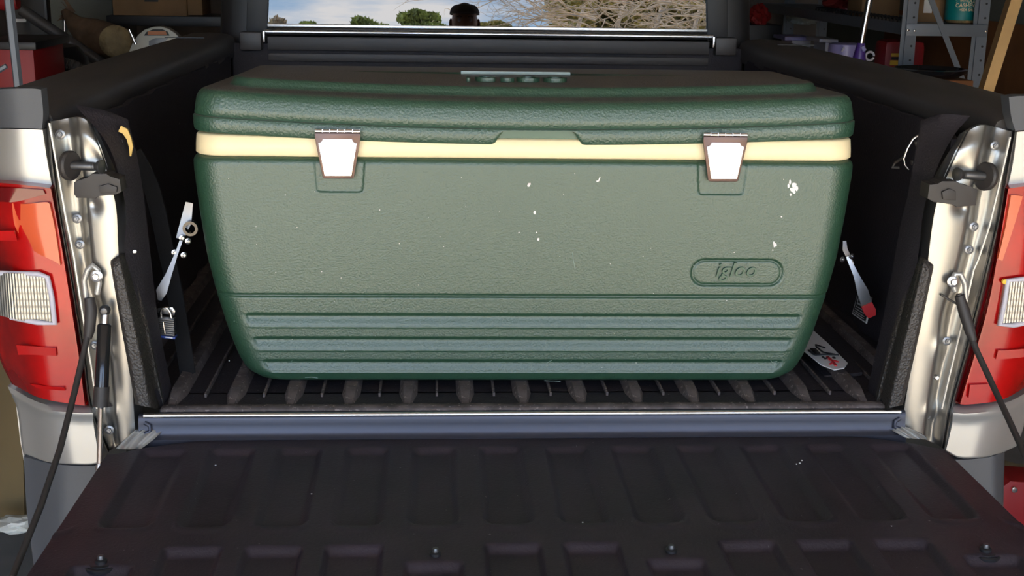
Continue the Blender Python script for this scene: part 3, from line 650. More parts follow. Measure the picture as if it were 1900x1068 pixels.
# floor label with pictograms: lies on a low ramp of the liner at the right
fl = [PZ(1466, 600, .022), PZ(1508, 612, .022), PZ(1578, 672, .014), PZ(1566, 682, .010), PZ(1540, 684, .010), PZ(1512, 674, .010)]
prism('liner_ramp', [PZ(1440, 600, -.002), PZ(1540, 600, .012), PZ(1600, 690, .006), PZ(1530, 697, -.002)], (0, 0, -.006), M['liner'], TR)
fl = [PZ(1458, 596, .020), PZ(1504, 608, .020), PZ(1536, 636, .020), PZ(1573, 673, .018), PZ(1566, 682, .018), PZ(1548, 685, .018), PZ(1524, 676, .018), PZ(1492, 650, .018)]
wf = prism('warning_label', fl, (0, 0, -.002), M['white'], TR, label='curled white pictogram sticker on the liner beside the cooler')
bm = bmesh.new()
def strokes(pts, w, z=.0212):
    for (x0, y0), (x1, y1) in zip(pts, pts[1:]):
        a = PZ(x0, y0, z); b_ = PZ(x1, y1, z); d = (b_-a).normalized(); n_ = Vector((-d.y, d.x, 0))*w
        extrude_poly(bm, [a-n_, b_-n_, b_+n_, a+n_], (0, 0, -.002))
strokes([(1514, 641), (1527, 652), (1549, 656)], .0012); strokes([(1513, 638), (1516, 644)], .001); strokes([(1531, 644), (1514, 638)], .0011)
strokes([(1508, 645), (1518, 656)], .005); strokes([(1500, 648), (1512, 657), (1528, 656), (1556, 657)], .0016)
strokes([(1526, 660), (1531, 664), (1538, 661)], .0012); strokes([(1546, 661), (1549, 663)], .002)
from_bm('pictogram', bm, M['ink'], wf)
bm = bmesh.new(); strokes([(1535, 660), (1545, 669), (1551, 677)], .0022); strokes([(1538, 666), (1550, 668), (1556, 670)], .0012); strokes([(1545, 671), (1540, 674)], .0012)
from_bm('pictogram_figure', bm, M['redtip'], wf)

# ================================================================== COOLER
CC = Vector((-.005, .088, 0)); CROT = -.0126; HW, HD = .5363, .225
def CL(x, y, z):
    """cooler local (x right, y back from front face, z up) to world"""
    c, s = math.cos(CROT), math.sin(CROT); return Vector((CC.x+x*c-y*s, CC.y+x*s+y*c, .0115+z))
CO = empty('cooler', (CL(0, HD, 0)), 'large dark green hard-sided cooler with cream band and two steel latches, in the truck bed', 'cooler')
def rrect(hw, hd, r, nfront=None, n=8, xs=None):
    """counter-clockwise ring, y from -hd (front) to hd; front edge gets xs samples"""
    pts = []
    def corner(cx, cy, a0):
        for k in range(n+1):
            a = a0+math.pi/2*k/n; pts.append((cx+r*math.cos(a), cy+r*math.sin(a), a))
    corner(-hw+r, -hd+r, math.pi)         # front-left
    xs = xs or []
    for u in xs: pts.append((lerp(-hw+r, hw-r, u), -hd, None))
    corner(hw-r, -hd+r, 1.5*math.pi)      # front-right
    corner(hw-r, hd-r, 0)
    corner(-hw+r, hd-r, .5*math.pi)
    return pts
XS = [(i+1)/481 for i in range(480)]
ZK = [(0.0, .440, .210), (.005, .452, .218), (.016, .466, .2215), (.039, .478, .2225), (.080, .492, .223), (.148, .510, .2235), (.209, .522, .224), (.279, .530, .2245), (.35, .5363, .225), (.374, .5363, .225)]
def prof(z):
    for a, b_ in zip(ZK, ZK[1:]):
        if z <= b_[0]: t = (z-a[0])/(b_[0]-a[0]); return lerp(a[1], b_[1], t), lerp(a[2], b_[2], t)
    return ZK[-1][1:]
def smoothprof(z):
    a = prof(max(0, z-.006)); b_ = prof(z); c = prof(min(.374, z+.006)); return tuple((a[i]+2*b_[i]+c[i])/4 for i in (0, 1)) if .004 < z < .36 else b_
Z0 = .0115
BAR = [(.1083, -.462, .466), (.0680, -.450, .452), (.0288, -.438, .437)]
LT = [(-.300, .039, .034), (.312, .039, .034)]
def sdf_trap(x, z, cx, zt, zb, wt, wb, r):
    """signed distance-ish to a trapezoid pocket: negative inside"""
    zc = (zt+zb)/2; hh = (zt-zb)/2-r; t = min(1, max(0, (z-zb)/(zt-zb))); hw = lerp(wb, wt, t)-r
    dx = max(abs(x-cx)-hw, 0); dz = max(abs(z-zc)-hh, 0)
    if dx == 0 and dz == 0: return max(abs(x-cx)-hw, abs(z-zc)-hh)-r
    return math.hypot(dx, dz)-r
def dfront(x, z):
    """inward displacement of the front face"""
    d = 0
    # step groove around the body
    d += .0035*math.exp(-((z-.1485)/.0022)**2) + .002*sst(.1485, .146, z)*0
    for zc, x0, x1 in BAR:
        r = .0115; xc = min(max(x, x0+r), x1-r); q = math.hypot(x-xc, z-zc)/r
        if q < 1.5:
            zz = max(-1.1, min(1.1, (z-zc)/r)); qx = abs(x-xc)/r
            pz = 1-sst(.45, 1.0, zz) if zz > .45 else sst(-1.0, .45, zz)
            d += .0044*pz*(1-sst(.72, 1.0, q if qx > 0 else 0))
            d -= .0010*math.exp(-((q-1.12)/.12)**2)*(zz < 0)
    for cx, wt, wb in LT:
        q = sdf_trap(x, z, cx, .400, .3195, .0425, .036, .006)
        d += .0022*sst(.0012, -.0012, q)
    q = sdf_trap(x, z, .3466, .2102, .1690, .0738, .0738, .0203)
    d += .0035*math.exp(-((q)/.0020)**2)+.0012*sst(0, -.004, q)
    return d
bm = bmesh.new(); rings = []
zs = sorted(set([0, .002, .004, .007, .011, .0135]+[.015+i*.0012 for i in range(350) if .015+i*.0012 < .3595]+[.3600, .364, .368, .3710, .3730, .3740]))
for z in zs:
    hw, hd = smoothprof(z)
    ins = .010*(1-math.sqrt(max(0, 1-max(0, (z-.3638)/.0102)**2)))
    hw -= ins; hd2 = hd-ins
    rr_ = []
    for x, y, a in rrect(hw, hd2, .045, xs=XS):
        if a is None or (a <= 1.5*math.pi+.01 and a > math.pi+.2) or a > 1.5*math.pi-.01:
            w = 1 if a is None else 0
            dd = dfront(x, z) if a is None else .0035*math.exp(-((z-.1485)/.0022)**2)
            y += dd
        else: 
            q = .0035*math.exp(-((z-.1485)/.0022)**2); x *= 1-q/.5
        rr_.append(bm.verts.new(CL(x, y+HD, z)))
    rings.append(rr_)
for a, b_ in zip(rings, rings[1:]):
    n = len(a)
    for k in range(n): bm.faces.new((a[k], a[(k+1) % n], b_[(k+1) % n], b_[k]))
bm.faces.new(rings[0][::-1]); bm.faces.new(rings[-1])
body = from_bm('body', bm, M['green'], CO, True)
# white scuffs on the front face
def frontpt(px, py, off=-.0004):
    z = None; y = .09
    for _ in range(6):
        p = P(px, py, y); z = p.z-Z0; x = p.x-CC.x
        y = CC.y+(HD-smoothprof(min(.373, max(0, z)))[1])+x*math.sin(CROT)+dfront(x, z)+off
    return P(px, py, y)
bm = bmesh.new(); random.seed(3)
def chip(px, py, rx, ry, rot=0):
    n = 9; pts = []
    for k in range(n):
        a = 2*math.pi*k/n; r = .65+.5*random.random(); u, v = rx*r*math.cos(a), ry*r*math.sin(a)
        pts.append(frontpt(px+u*math.cos(rot)-v*math.sin(rot), py+u*math.sin(rot)+v*math.cos(rot)))
    c = sum(pts, Vector())/n
    extrude_poly(bm, pts, (0, .0006, 0))
for a in [(981, 343, 3, 4), (983, 341, 2, 2), (992, 394, 2.4, 4), (1112, 332, 1, 5, .3), (1108, 336, 1.5, 1.5), (999, 444, 2.2, 2.6), (963, 431, 1.2, 1), (996, 431, 1.2, 1.2), (1450, 402, 1.8, 1.6), (1438, 454, 3.2, 4.6, .5), (1434, 464, 1.5, 1.2), (1436, 451, 1.5, 4)]: chip(*a)
for a in [(1466, 337, 2.5, 5), (1463, 345, 2, 5), (1474, 343, 6, 5), (1471, 352, 6, 5, .4), (1478, 349, 4, 6), (1467, 361, 2.5, 2.5), (1474, 357, 3, 3)]: chip(*a)
for i in range(45): chip(random.uniform(420, 1520), random.uniform(320, 690), random.uniform(.4, 1.0), random.uniform(.4, .9))
from_bm('scuffs', bm, M['white'], CO, label='white paint chips and scuffs')['kind'] = 'stuff'
bm = bmesh.new()
for pts in ([(1062, 468), (1064, 484), (1067, 498)], [(1025, 667), (1015, 673), (1009, 682)], [(980, 684), (986, 685), (990, 681)], [(566, 700), (578, 699), (590, 701)], [(1430, 668), (1436, 678), (1441, 686)], [(1432, 672), (1442, 670)], [(540, 670), (548, 664)], [(1010, 706), (1040, 707)], [(440, 640), (470, 645)][:1]*2):
    if len(set(pts)) > 1: add_tube(bm, [frontpt(x, y, -.0001) for x, y in pts], .0005, 4)
from_bm('scratches', bm, M['embl'], CO)['kind'] = 'stuff'
# cream band
bm = bmesh.new(); rings = []
for z, i in ((.365, .020), (.374, .012), (.3752, .007), (.378, .004), (.390, .0045), (.402, .006), (.4045, .0085), (.406, .013), (.4065, .03), (.4065, .06)):
    rings.append([bm.verts.new(CL(x, y+HD, z+(.004*(abs(x)/HW)**3 if z > .40 else 0))) for x, y, a in rrect(HW-i, HD-i, .045-min(.03, i*.5), xs=XS[::16])])
for a, b_ in zip(rings, rings[1:]):
    n = len(a)
    for k in range(n): bm.faces.new((a[k], a[(k+1) % n], b_[(k+1) % n], b_[k]))
bm.faces.new(rings[-1]); bm.faces.new(rings[0][::-1])
from_bm('band', bm, M['cream'], CO, angle=60, label='cream plastic band below the lid')
# lid, slightly bowed up at its ends
def warp(x, yl): return (.0040+.0130*max(0, min(1, 1-yl/(2*HD))))*(abs(x)/HW)**2-.002
def notch(x):
    return .0185*sst(.073, .052, abs(x-.015))
LZ = [(.3985,.010),(.399,.0045),(.4015,.0025),(.412,.0015),(.4225,.0015),(.4235,.0025),(.4242,.0048),(.4252,.0052),(.4262,.0035),(.438,.0052),(.452,.0078),(.4595,.0112),(.4645,.0165),(.4672,.0245),(.4682,.034),(.4688,.048),(.4705,.0535),(.4760,.0565),(.4815,.0595),(.4842,.0635),(.485,.080),(.4875,.12),(.4895,.18),(.490,.217)]
bm = bmesh.new(); rings = []
for z, i in LZ:
    r = max(.004, .048-i*.4) if i < .05 else max(.004, .045-(i-.05)*.5)
    r = min(r, HD-i-.002); rr_ = []
    for x, y, a in rrect(HW-i, HD-i, r, xs=XS[::3]):
        yl = y+HD; zz = z
        if yl < .05 and z < .4235:
            nn = notch(x)*sst(.4225, .3985, z); zz = z+max(0, nn*1.25)
        rr_.append(bm.verts.new(CL(x, yl, zz+warp(x, yl))))
    rings.append(rr_)
for a, b_ in zip(rings, rings[1:]):
    n = len(a)
    for k in range(n): bm.faces.new((a[k], a[(k+1) % n], b_[(k+1) % n], b_[k]))
bm.faces.new(rings[-1])
# inner wall of the skirt
inner = []
for z, i in ((.3990, .014), (.4225, .016), (.4227, .05)):
    rr_ = []
    for x, y, a in rrect(HW-i, HD-i, .04, xs=XS[::3]):
        yl = y+HD; zz = z
        if yl < .05 and z < .41: zz = z+notch(x)*1.2
        rr_.append(bm.verts.new(CL(x, yl, zz+warp(x, yl))))
    inner.append(rr_)
for a, b_ in zip([rings[0]]+inner, inner):
    n = len(a)
    for k in range(n): bm.faces.new((a[k], a[(k+1) % n], b_[(k+1) % n], b_[k]))
bm.faces.new(inner[-1][::-1])
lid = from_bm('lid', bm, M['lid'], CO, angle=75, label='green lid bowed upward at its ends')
bm = bmesh.new()
vs = [bm.verts.new(CL(x, y, z)) for x, y, z in ((-.062, .013, .4050), (.092, .013, .4050), (.092, .013, .4235), (-.062, .013, .4235))]
f = bm.faces.new(vs); r = bmesh.ops.extrude_face_region(bm, geom=[f]); bmesh.ops.translate(bm, vec=(0, .006, 0), verts=[v for v in r['geom'] if isinstance(v, bmesh.types.BMVert)])
from_bm('grip_recess', bm, M['greens'], lid)
# raised name on the lid
lx = .0; A_ = CL(0, .34, 0)
rdir = Vector((math.cos(CROT), math.sin(CROT), 0)); bdir = Vector((-math.sin(CROT), math.cos(CROT), 0))
tp = PZ(958, 146, .5015); tp.z = .5005
box('name_bar', tuple(PZ(957, 135.5, .5030)), (.190, .003, .0055), M['embl'], lid, .0008)
text('name_lettering', 'IGLOO', .052, (tp.x, tp.y, tp.z), rdir, bdir, M['green'], lid, .0030, 1.10, 0, 1.0, .0006)
# name badge on the front
bp_ = frontpt(1364, 503)
text('badge_lettering', 'igloo', .0340, (bp_.x, bp_.y-.0002, bp_.z+.0022), (1, 0, 0), (0, -.05, 1), M['greens'], CO, .0034, 1.06, .28, .95, .0003)
# latches
def latch(cx, cz):
    b0 = CL(cx, -.001, 0); y0 = b0.y
    X = lambda x, z, dy=0: Vector((b0.x+x*(1 if z > .41 else .93), y0+dy, Z0+.3431+(z-.3405)*.7626))
    root = prism('latch', [X(-.0355, .4345, -.004), (X(.0355, .4345, -.004)), X(.0355, .4245, -.004), X(.0262, .343, -.004), X(.0235, .3405, -.004), X(-.0235, .3405, -.004), X(-.0262, .343, -.004), X(-.0355, .4245, -.004)], (0, -.0075, 0), M['brass'], CO, .0012, label='steel draw latch with a wide trapezoid plate')
    prism('latch_plate', [X(-.0230, .4230, -.0108), X(.0230, .4230, -.0108), X(.0240, .4160, -.0108), X(.0300, .4150, -.0108), X(.0225, .3475, -.0140), X(-.0225, .3475, -.0140), X(-.0300, .4150, -.0108), X(-.0240, .4160, -.0108)], (0, -.0035, 0), M['chrome'], root, .0008)
    for i in range(6):
        xx = -.0355+i*.0118
        tube('hinge_knuckle', [X(xx+.0004, .4385-.0004*(i % 2), -.0075), X(xx+.0114, .4385-.0004*(i % 2), -.0075)], .0036 if i % 2 == 0 else .0032, M['chrome'], root, 12)
    prism('hinge_leaf', [X(-.035, .4355, -.006), X(.035, .4355, -.006), X(.035, .442, -.005), X(-.035, .442, -.005)], (0, .004, 0), M['chrome'], root)
    text('latch_lettering', 'IGLOO', .0088, tuple(X(0, .3530, -.0187)), (1, 0, 0), (0, .055, 1), M['steel'], root, .0004, 1.35, 0, 1.15)
latch(-.301, .4); latch(.312, .4)

# ================================================================== hardware beside the cooler
# left steel lever with bolts and tube
def strip(name, pts, w, th, material, parent=None, label=None, nrm=(0, -1, 0)):
    """flat bar following points; w across, th thick along nrm"""
    bm = bmesh.new(); pts = [Vector(p) for p in pts]; N = Vector(nrm).normalized(); rr = []
    if not isinstance(w, (list, tuple)): w = [w]*len(pts)
    for i, p in enumerate(pts):
        d = (pts[min(i+1, len(pts)-1)]-pts[max(i-1, 0)]).normalized(); s = d.cross(N).normalized()*w[i]/2
        rr.append([bm.verts.new(p-s), bm.verts.new(p+s), bm.verts.new(p+s+N*th), bm.verts.new(p-s+N*th)])
    for a, b_ in zip(rr, rr[1:]):
        for k in range(4): bm.faces.new((a[k], a[(k+1) % 4], b_[(k+1) % 4], b_[k]))
    bm.faces.new(rr[0][::-1]); bm.faces.new(rr[-1])
    return from_bm(name, bm, material, parent, label=label, angle=40)
YL = .20
lv = strip('steel_bracket', [P(352, 375, YL), P(346, 410, YL), P(334, 442, YL-.01)], [.012, .018, .012], .004, M['dsteel'])
tag(lv, 'bent steel bracket arm behind the left end of the cooler', 'bracket', 'cargo bar brackets')
lathe('ring_end', [(.008, -.006), (.0125, -.006), (.0125, .008), (.008, .008), (.008, -.006)], P(354, 423, YL-.02), (0, 1, 0), M['dgloss'], lv, 22)
strip('lever_arm', [P(340, 436, YL-.012), P(328, 470, YL-.02), P(313, 510, YL-.03), P(300, 540, YL-.04), P(297, 556, YL-.04)], [.005, .005, .010, .018, .006], .003, M['dsteel'], lv)
for q in ((338, 441), (349, 447), (324, 468), (341, 473)): bolt_full(P(q[0], q[1], YL-.02), (.5, -1, 0), .0032, lv)
YR = .33
rv = strip('steel_bracket', [P(1566, 446, YR), P(1567, 462, YR-.005), P(1580, 490, YR-.02)], [.006, .009, .008], .004, M['steel'])
tag(rv, 'bent steel bracket arm with a red tip at the right end of the cooler', 'bracket', 'cargo bar brackets')
strip('lever_arm', [P(1572, 475, YR-.02), P(1588, 510, YR-.03), P(1600, 540, YR-.04), P(1608, 566, YR-.045)], [.006, .010, .020, .020], .003, M['steel'], rv)
strip('grip_tip', [P(1607, 564, YR-.047), P(1613, 577, YR-.05), P(1617, 586, YR-.05)], [.021, .022, .014], .005, M['redtip'], rv, 'red plastic tip')
for q in ((1563, 481), (1580, 475)): bolt_full(P(q[0], q[1], YR-.025), (.4, -1, 0), .0032, rv)
# padlock on its hasp
YP = .12
hs = prism('hasp', [P(292, 572, YP), P(320, 570, YP), P(325, 577, YP), P(323, 585, YP), P(310, 583, YP), P(292, 581, YP)], (0, .003, 0), M['steel'], walls[-1], .0005, label='steel hasp plate')
pc = P(310, 605, YP-.008)
pl = empty('padlock', pc, 'small laminated steel padlock hanging from the hasp left of the cooler', 'padlock')
bm = bmesh.new()
for k in range(8): add_box(bm, pc+Vector((0, 0, -.012+k*.0036)), (.026, .016, .0031), .0004, Matrix.Rotation(.12, 3, 'Y'))
from_bm('body', bm, M['pin'], pl, angle=30)
tube('shackle', [pc+Vector((-.008, 0, .010)), pc+Vector((-.009, 0, .024)), pc+Vector((-.005, 0, .031)), pc+Vector((.002, 0, .031)), pc+Vector((.006, 0, .024)), pc+Vector((.008, 0, .012))], .0024, M['chrome'], pl, 8)
tube('keyway_rivet', [pc+Vector((-.004, -.009, .010)), pc+Vector((-.002, -.009, -.010))], .0018, M['chrome'], pl, 8)
lb = box('base_label', pc+Vector((.001, -.0005, -.0165)), (.026, .0165, .004), M['blue'], pl, .0006, Matrix.Rotation(.12, 3, 'Y'))
box('label_mark', pc+Vector((.004, -.0092, -.0165)), (.012, .0006, .0018), M['white'], pl, 0, Matrix.Rotation(.12, 3, 'Y'))
# black webbing strap hanging down on the left
st = strip('tie_down_strap', [P(250, 284, .30), P(268, 315, .29), P(283, 350, .28), P(296, 400, .27), P(306, 450, .26), P(317, 500, .25), P(328, 560, .23), P(338, 620, .20), P(350, 696, .155)], .030, .003, M['strap'], None, None, (-.3, -1, 0))
tag(st, 'black webbing strap hanging down beside the left liner wall', 'strap')
# yellow vinyl hook end, left; wire hook, right
yh = strip('hook_strap', [P(223, 238, .05), P(233, 243, .05), P(240, 256, .05), P(244, 272, .05), P(243, 289, .052)], [.010, .010, .007, .006, .002], .004, M['yellow'])
tag(yh, 'curved yellow plastic strip at the top of the left pillar', 'strip')
wh = tube('wire_hook', [P(1706, 250, .10), P(1694, 258, .10), P(1684, 275, .10), P(1677, 294, .10), P(1679, 306, .10), P(1686, 314, .10)], .0020, M['chrome'], None, 8)
tag(wh, 'thin bent wire hook with dark loop on the right liner', 'hook')
tube('loop', [P(1700, 262, .10), P(1706, 280, .10), P(1700, 300, .10), P(1690, 302, .10)], .004, M['rubber'], wh, 8)
tube('hook_tail', [P(1676, 292, .11), P(1660, 302, .13), P(1656, 310, .13), P(1668, 311, .13)], .0025, M['rubber'], wh, 8)

# ================================================================== GARAGE THINGS, left side
def boxpx(name, x0, y0, x1, y1, Y, depth, material, parent=None, bev=.004, label=None):
    a = P(x0, y1, Y); b_ = P(x1, y0, Y)
    return box(name, ((a.x+b_.x)/2, Y+depth/2, (a.z+b_.z)/2), (b_.x-a.x, depth, b_.z-a.z), material, parent, bev, label=label)
# step ladder
Y = 1.15; a = P(2, -30, Y); b_ = P(26, 168, Y); dn = (b_-a).normalized(); lo = a+dn*((a.z-GZ)/-dn.z)
LD = empty('step_ladder', (lo.x-.2, Y, GZ), 'grey metal step ladder standing left of the truck rail', 'ladder')
top = a-dn*.3
for k, off in enumerate((0, -.38)):
    tube('rail', [lo+Vector((off, 0, .0)), top+Vector((off*.7, .05, 0))], .011, M['shelf'], LD, 6)
for k in range(5):
    t = .15+k*.18; p0 = lerp(lo, top, t); p1 = lerp(lo+Vector((-.38, 0, 0)), top+Vector((-.27, .05, 0)), t)
    box('step', (p0+p1)/2, ((p1-p0).length, .07, .02), M['shelf'], LD, .003)
tube('brace', [P(-20, 142, Y), P(12, 122, Y)], .006, M['shelf'], LD, 6)
# red plastic bin with white lettering remains
RB = boxpx('storage_bin', -45, 84, 62, 420, 1.75, .30, M['redp'], None, .015); 
tag(RB, 'red plastic bin on the left behind the ladder', 'bin')
boxpx('rim', -50, 78, 66, 92, 1.73, .34, M['black'], RB, .006)
# dark shop vacuum with hose
VC = empty('shop_vacuum', P(80, 300, 2.3), 'black machine with round body and ribbed hose behind the red bin', 'vacuum')
VC.location.z = GZ
cv = P(68, 120, 2.3)
lathe('tank', [(0, GZ-cv.z), (.16, GZ-cv.z), (.165, -.25), (.16, .02), (.13, .06), (0, .08)], (cv.x, cv.y, cv.z), (0, 0, 1), M['black'], VC, 28)
bm = bmesh.new(); pts = []; rad = []
hp = [P(58, 104, 2.12), P(85, 106, 2.12), P(110, 113, 2.12), P(140, 122, 2.12), P(170, 140, 2.12)]
for i in range(60):
    t = i/59*(len(hp)-1); k = min(int(t), len(hp)-2); pts.append(lerp(hp[k], hp[k+1], t-k)); rad.append(.017 if i % 2 else .0135)
add_tube(bm, pts, rad, 10); from_bm('hose', bm, M['rail'], VC)
# black pipe leaning diagonally
tag(tube('black_pipe', [P(40, 18, 2.62), P(185, 115, 2.60), P(200, 128, 2.60), P(203, 140, 2.60), Vector((P(203, 140, 2.6).x, 2.6, GZ))], .020, M['rail'], None, 14), 'thick black pipe leaning diagonally above the red bin', 'pipe')
# dark hanging tool with red knob and white tag
HT = empty('hand_truck', P(60, 40, 2.9), 'dark upright hand cart with red handle knob left of the cabinet', 'cart'); HT.location.z = GZ
a = P(55, 90, 2.9)
bm = bmesh.new(); add_box(bm, (a.x, 2.92, (GZ+P(55, -30, 2.9).z)/2), (.15, .05, P(55, -30, 2.9).z-GZ), .01); from_bm('back_plate', bm, M['black'], HT)
boxpx('white_tag', 29, 35, 48, 41, 2.88, .004, M['white'], HT, .0005)
lathe('red_knob', [(0, -.03), (.028, -.03), (.034, 0), (.028, .03), (0, .03)], P(17, 3, 2.7), (1, 0, .1), M['redp'], HT, 18)
tube('curved_handle', [P(15, 10, 2.75), P(20, 30, 2.75), P(22, 50, 2.75), P(34, 75, 2.75)], .008, M['shelf'], HT, 8)
# tall grey-green cabinet
CB = boxpx('cabinet', 80, -60, 204, 300, 3.95, .45, M['wallg'], None, .006); tag(CB, 'tall grey-green cabinet standing against the left wall', 'cabinet')
tube('door_handle', [P(120, 30, 3.92), P(120, 60, 3.92)], .008, M['steel'], CB, 8)
# shelf on posts carrying box and bag
SH = empty('wall_shelf', P(300, 40, 3.5), 'dark wooden shelf under the cardboard box on the left', 'shelf'); SH.location.z = P(300, 40, 3.5).z
pz = P(300, 27, 3.5).z
box('board', (lerp(P(200, 30, 3.5).x, P(440, 30, 3.5).x, .5), 3.62, pz-.025), (P(440, 30, 3.5).x-P(200, 30, 3.5).x, .3, .04), M['black'], SH, .003)
for px in (206, 434):
    x = P(px, 40, 3.5).x; box('post', (x, 3.62, (GZ+pz-.05)/2), (.04, .25, pz-.05-GZ), M['black'], SH, .002)
CX = boxpx('cardboard_box', 210, -60, 343, 28, 3.5, .26, M['card'], None, .003); tag(CX, 'brown cardboard box on the dark left shelf', 'box')
o = CX; zt = P(300, -60, 3.5).z
boxpx('side_box', 344, -60, 372, 28, 3.52, .2, M['card'], CX, .002); CX.children[0].name = 'flap'  # narrow cardboard block beside the box, same brown
boxpx('packing_tape', 268, -60, 290, 3, 3.497, .003, M['black'], CX, .0003)
# brown paper bag lying with its crumpled mouth up left
bm = bmesh.new(); ax = [P(118, 20, 3.12), P(140, 45, 3.1), P(165, 62, 3.08), P(190, 74, 3.05), P(214, 77, 3.0), P(226, 77, 2.98)]
rr = [.012, .035, .062, .070, .062, .056]; rings = []
for i, (c, r) in enumerate(zip(ax, rr)):
    d = (ax[min(i+1, 5)]-ax[max(i-1, 0)]).normalized(); x = d.cross(Vector((0, 0, 1))).normalized(); y = x.cross(d)
    rings.append([bm.verts.new(c+(x*math.cos(a)+y*math.sin(a))*r*(1+.16*noise.noise(Vector((i*1.3, math.cos(a)*1.7, math.sin(a)*1.7))))) for a in [2*math.pi*k/28 for k in range(28)]])
for a, b_ in zip(rings, rings[1:]):
    for k in range(28): bm.faces.new((a[k], a[(k+1) % 28], b_[(k+1) % 28], b_[k]))
bm.faces.new(rings[0][::-1]); cf = bm.faces.new(rings[-1])
PB = from_bm('paper_bag', bm, M['paper'], None, angle=60); lathe('bag_end', [(0, .0), (.03, .004), (.052, -.002), (.060, -.012)], P(215, 77, 2.93), (.25, -1, .05), mat('tan_paper', (.30, .22, .11), .7, var=(20, .3), bump=(30, .8, .02)), PB, 20, 'tan round end'); tag(PB, 'crumpled brown paper bag with round end beside the white tool', 'bag')
bm = bmesh.new()
for k in range(7):
    a = P(118+k*2, 26-k*1.5, 3.12); b_ = a+Vector((-.02-.01*random.random(), 0, .03*(k-2.5)*.5+.01)); extrude_poly(bm, [a, a+Vector((.02, 0, -.012)), b_], (0, .004, 0))
from_bm('torn_mouth', bm, M['paper'], PB)
# bench on which tool and bag rest
zb = P(290, 122, 2.8).z
WB = empty('work_bench', (-1.5, 2.9, GZ), 'dark low bench beyond the left bed rail', 'bench')
box('bench_top', ((P(128, 100, 2.9).x+P(420, 60, 2.9).x)/2-.02, 2.95, zb-.03), (P(420, 100, 2.9).x-P(128, 100, 2.9).x, .5, .04), M['black'], WB, .004)
for px in (138, 410):
    x = P(px, 100, 2.95).x; box('leg', (x, 2.95, (GZ+zb-.05)/2), (.05, .40, zb-.05-GZ), M['black'], WB, .003)
# white domed power tool with dark badge
ST = empty('power_saw', (P(290, 90, 2.78).x, 2.80, zb-.01), 'white domed power saw guard with a dark and orange badge', 'saw')
pts = [(228, 121), (246, 80), (255, 66), (268, 55), (283, 50), (298, 49), (312, 53), (325, 61), (334, 71), (348, 121)]
prism('blade_guard', [P(x, y, 2.76) for x, y in pts], (0, .05, 0), M['wtool'], ST, .004)
prism('badge_recess', [P(x, y, 2.755) for x, y in ((267, 66), (272, 59), (285, 54), (300, 54), (311, 59), (314, 66))], (0, .008, 0), M['ink'], ST)
prism('badge', [P(x, y, 2.750) for x, y in ((274, 64.5), (274, 58), (307, 58), (309, 64.5))], (0, .006, 0), M['orange'], ST)
prism('lower_plate', [P(x, y, 2.752) for x, y in ((276, 76), (288, 71), (312, 71), (300, 80), (282, 86), (276, 84))], (0, .008, 0), M['shelf'], ST, .001)
tube('guard_lever', [P(240, 55, 2.74), P(252, 82, 2.74)], .006, M['chrome'], ST, 8)
# floor level at lower left: cardboard sheet and crumpled paper
CS = prism('cardboard_sheet', [P(-90, 640, .98), P(38, 640, .98), P(46, 972, .95), P(-90, 985, .95)], (0, .02, 0), mat('tan_cardboard', (.15, .105, .045), .85, var=(4, .2)), None, .002)
CS.location.z += 0; tag(CS, 'tan cardboard sheet standing left of the truck near the floor', 'cardboard')
bm = bmesh.new(); bmesh.ops.create_icosphere(bm, subdivisions=3, radius=.035)
c = P(32, 978, .85)
for v in bm.verts:
    v.co *= 1+.45*noise.noise(v.co*55); v.co.x *= 1.5; v.co.z *= .5; v.co.z += .01; v.co += Vector((c.x, c.y, c.z))
tag(from_bm('crumpled_paper', bm, M['bagp'], None), 'crumpled white paper scrap lying at the lower left', 'paper')

# ================================================================== GARAGE THINGS, right side
SU = empty('shelf_unit', (2.05, 4.2, GZ), 'grey perforated steel shelf unit along the right wall', 'shelf')
def post(px, py, Y, top=1.55):
    p = P(px, py, Y); bm = bmesh.new(); w = .042; t_ = .003
    add_box(bm, (p.x, p.y, (GZ+top)/2), (w, t_, top-GZ)); add_box(bm, (p.x+w/2, p.y+w/2, (GZ+top)/2), (t_, w, top-GZ))
    add_box(bm, (p.x-w*.6, p.y+.01, (GZ+top)/2), (w*.5, t_, top-GZ))
    o = from_bm('post', bm, M['shelf'], SU)
    for k in range(14):
        z = .0+k*.055
        lathe('slot_hole', [(0, -.001), (.0045, -.001), (.0045, .001)], (p.x+.006, p.y-.0025, z), (0, 1, 0), M['ink'], o, 8)
    return o
YN = 3.05; YF = 5.35
p1 = post(1690, 60, YN); p2 = post(1822, 60, YN+.02)
p3 = post(1466, 40, YF); p4 = post(1528, 40, YF)
xa, xb = P(1690, 60, YN).x, P(1822, 60, YN).x
for zz in (P(1750, 56, YN).z, -.02, 1.05):
    for nm, c, s in (('short_beam', ((xa+xb)/2, YN-.004, zz), (xb-xa+.04, .004, .046)), ('long_beam', (xa-.01, (YN+YF)/2, zz), (.004, YF-YN, .046)), ('short_beam', ((xa+xb)/2, YF+.004, zz), (xb-xa+.04, .004, .046))):
        box(nm, c, s, M['shelf'], SU, .001)
    box('deck', ((xa+xb)/2, (YN+YF)/2, zz+.018), (xb-xa, YF-YN, .006), M['shelf'], SU)
ZD = P(1750, 56, YN).z+.021
strip('cross_brace', [P(1720, -20, YN-.01), P(1790, 160, YN-.01)], .022, .003, M['shelf'], SU)
for px, py in ((1697, 57), (1829, 58), (1685, 56)): lathe('shelf_bolt', [(0, -.005), (.004, -.004), (.0055, 0), (.0055, .003)], P(px, py, YN-.012), (0, 1, 0), M['chrome'], SU, 12)
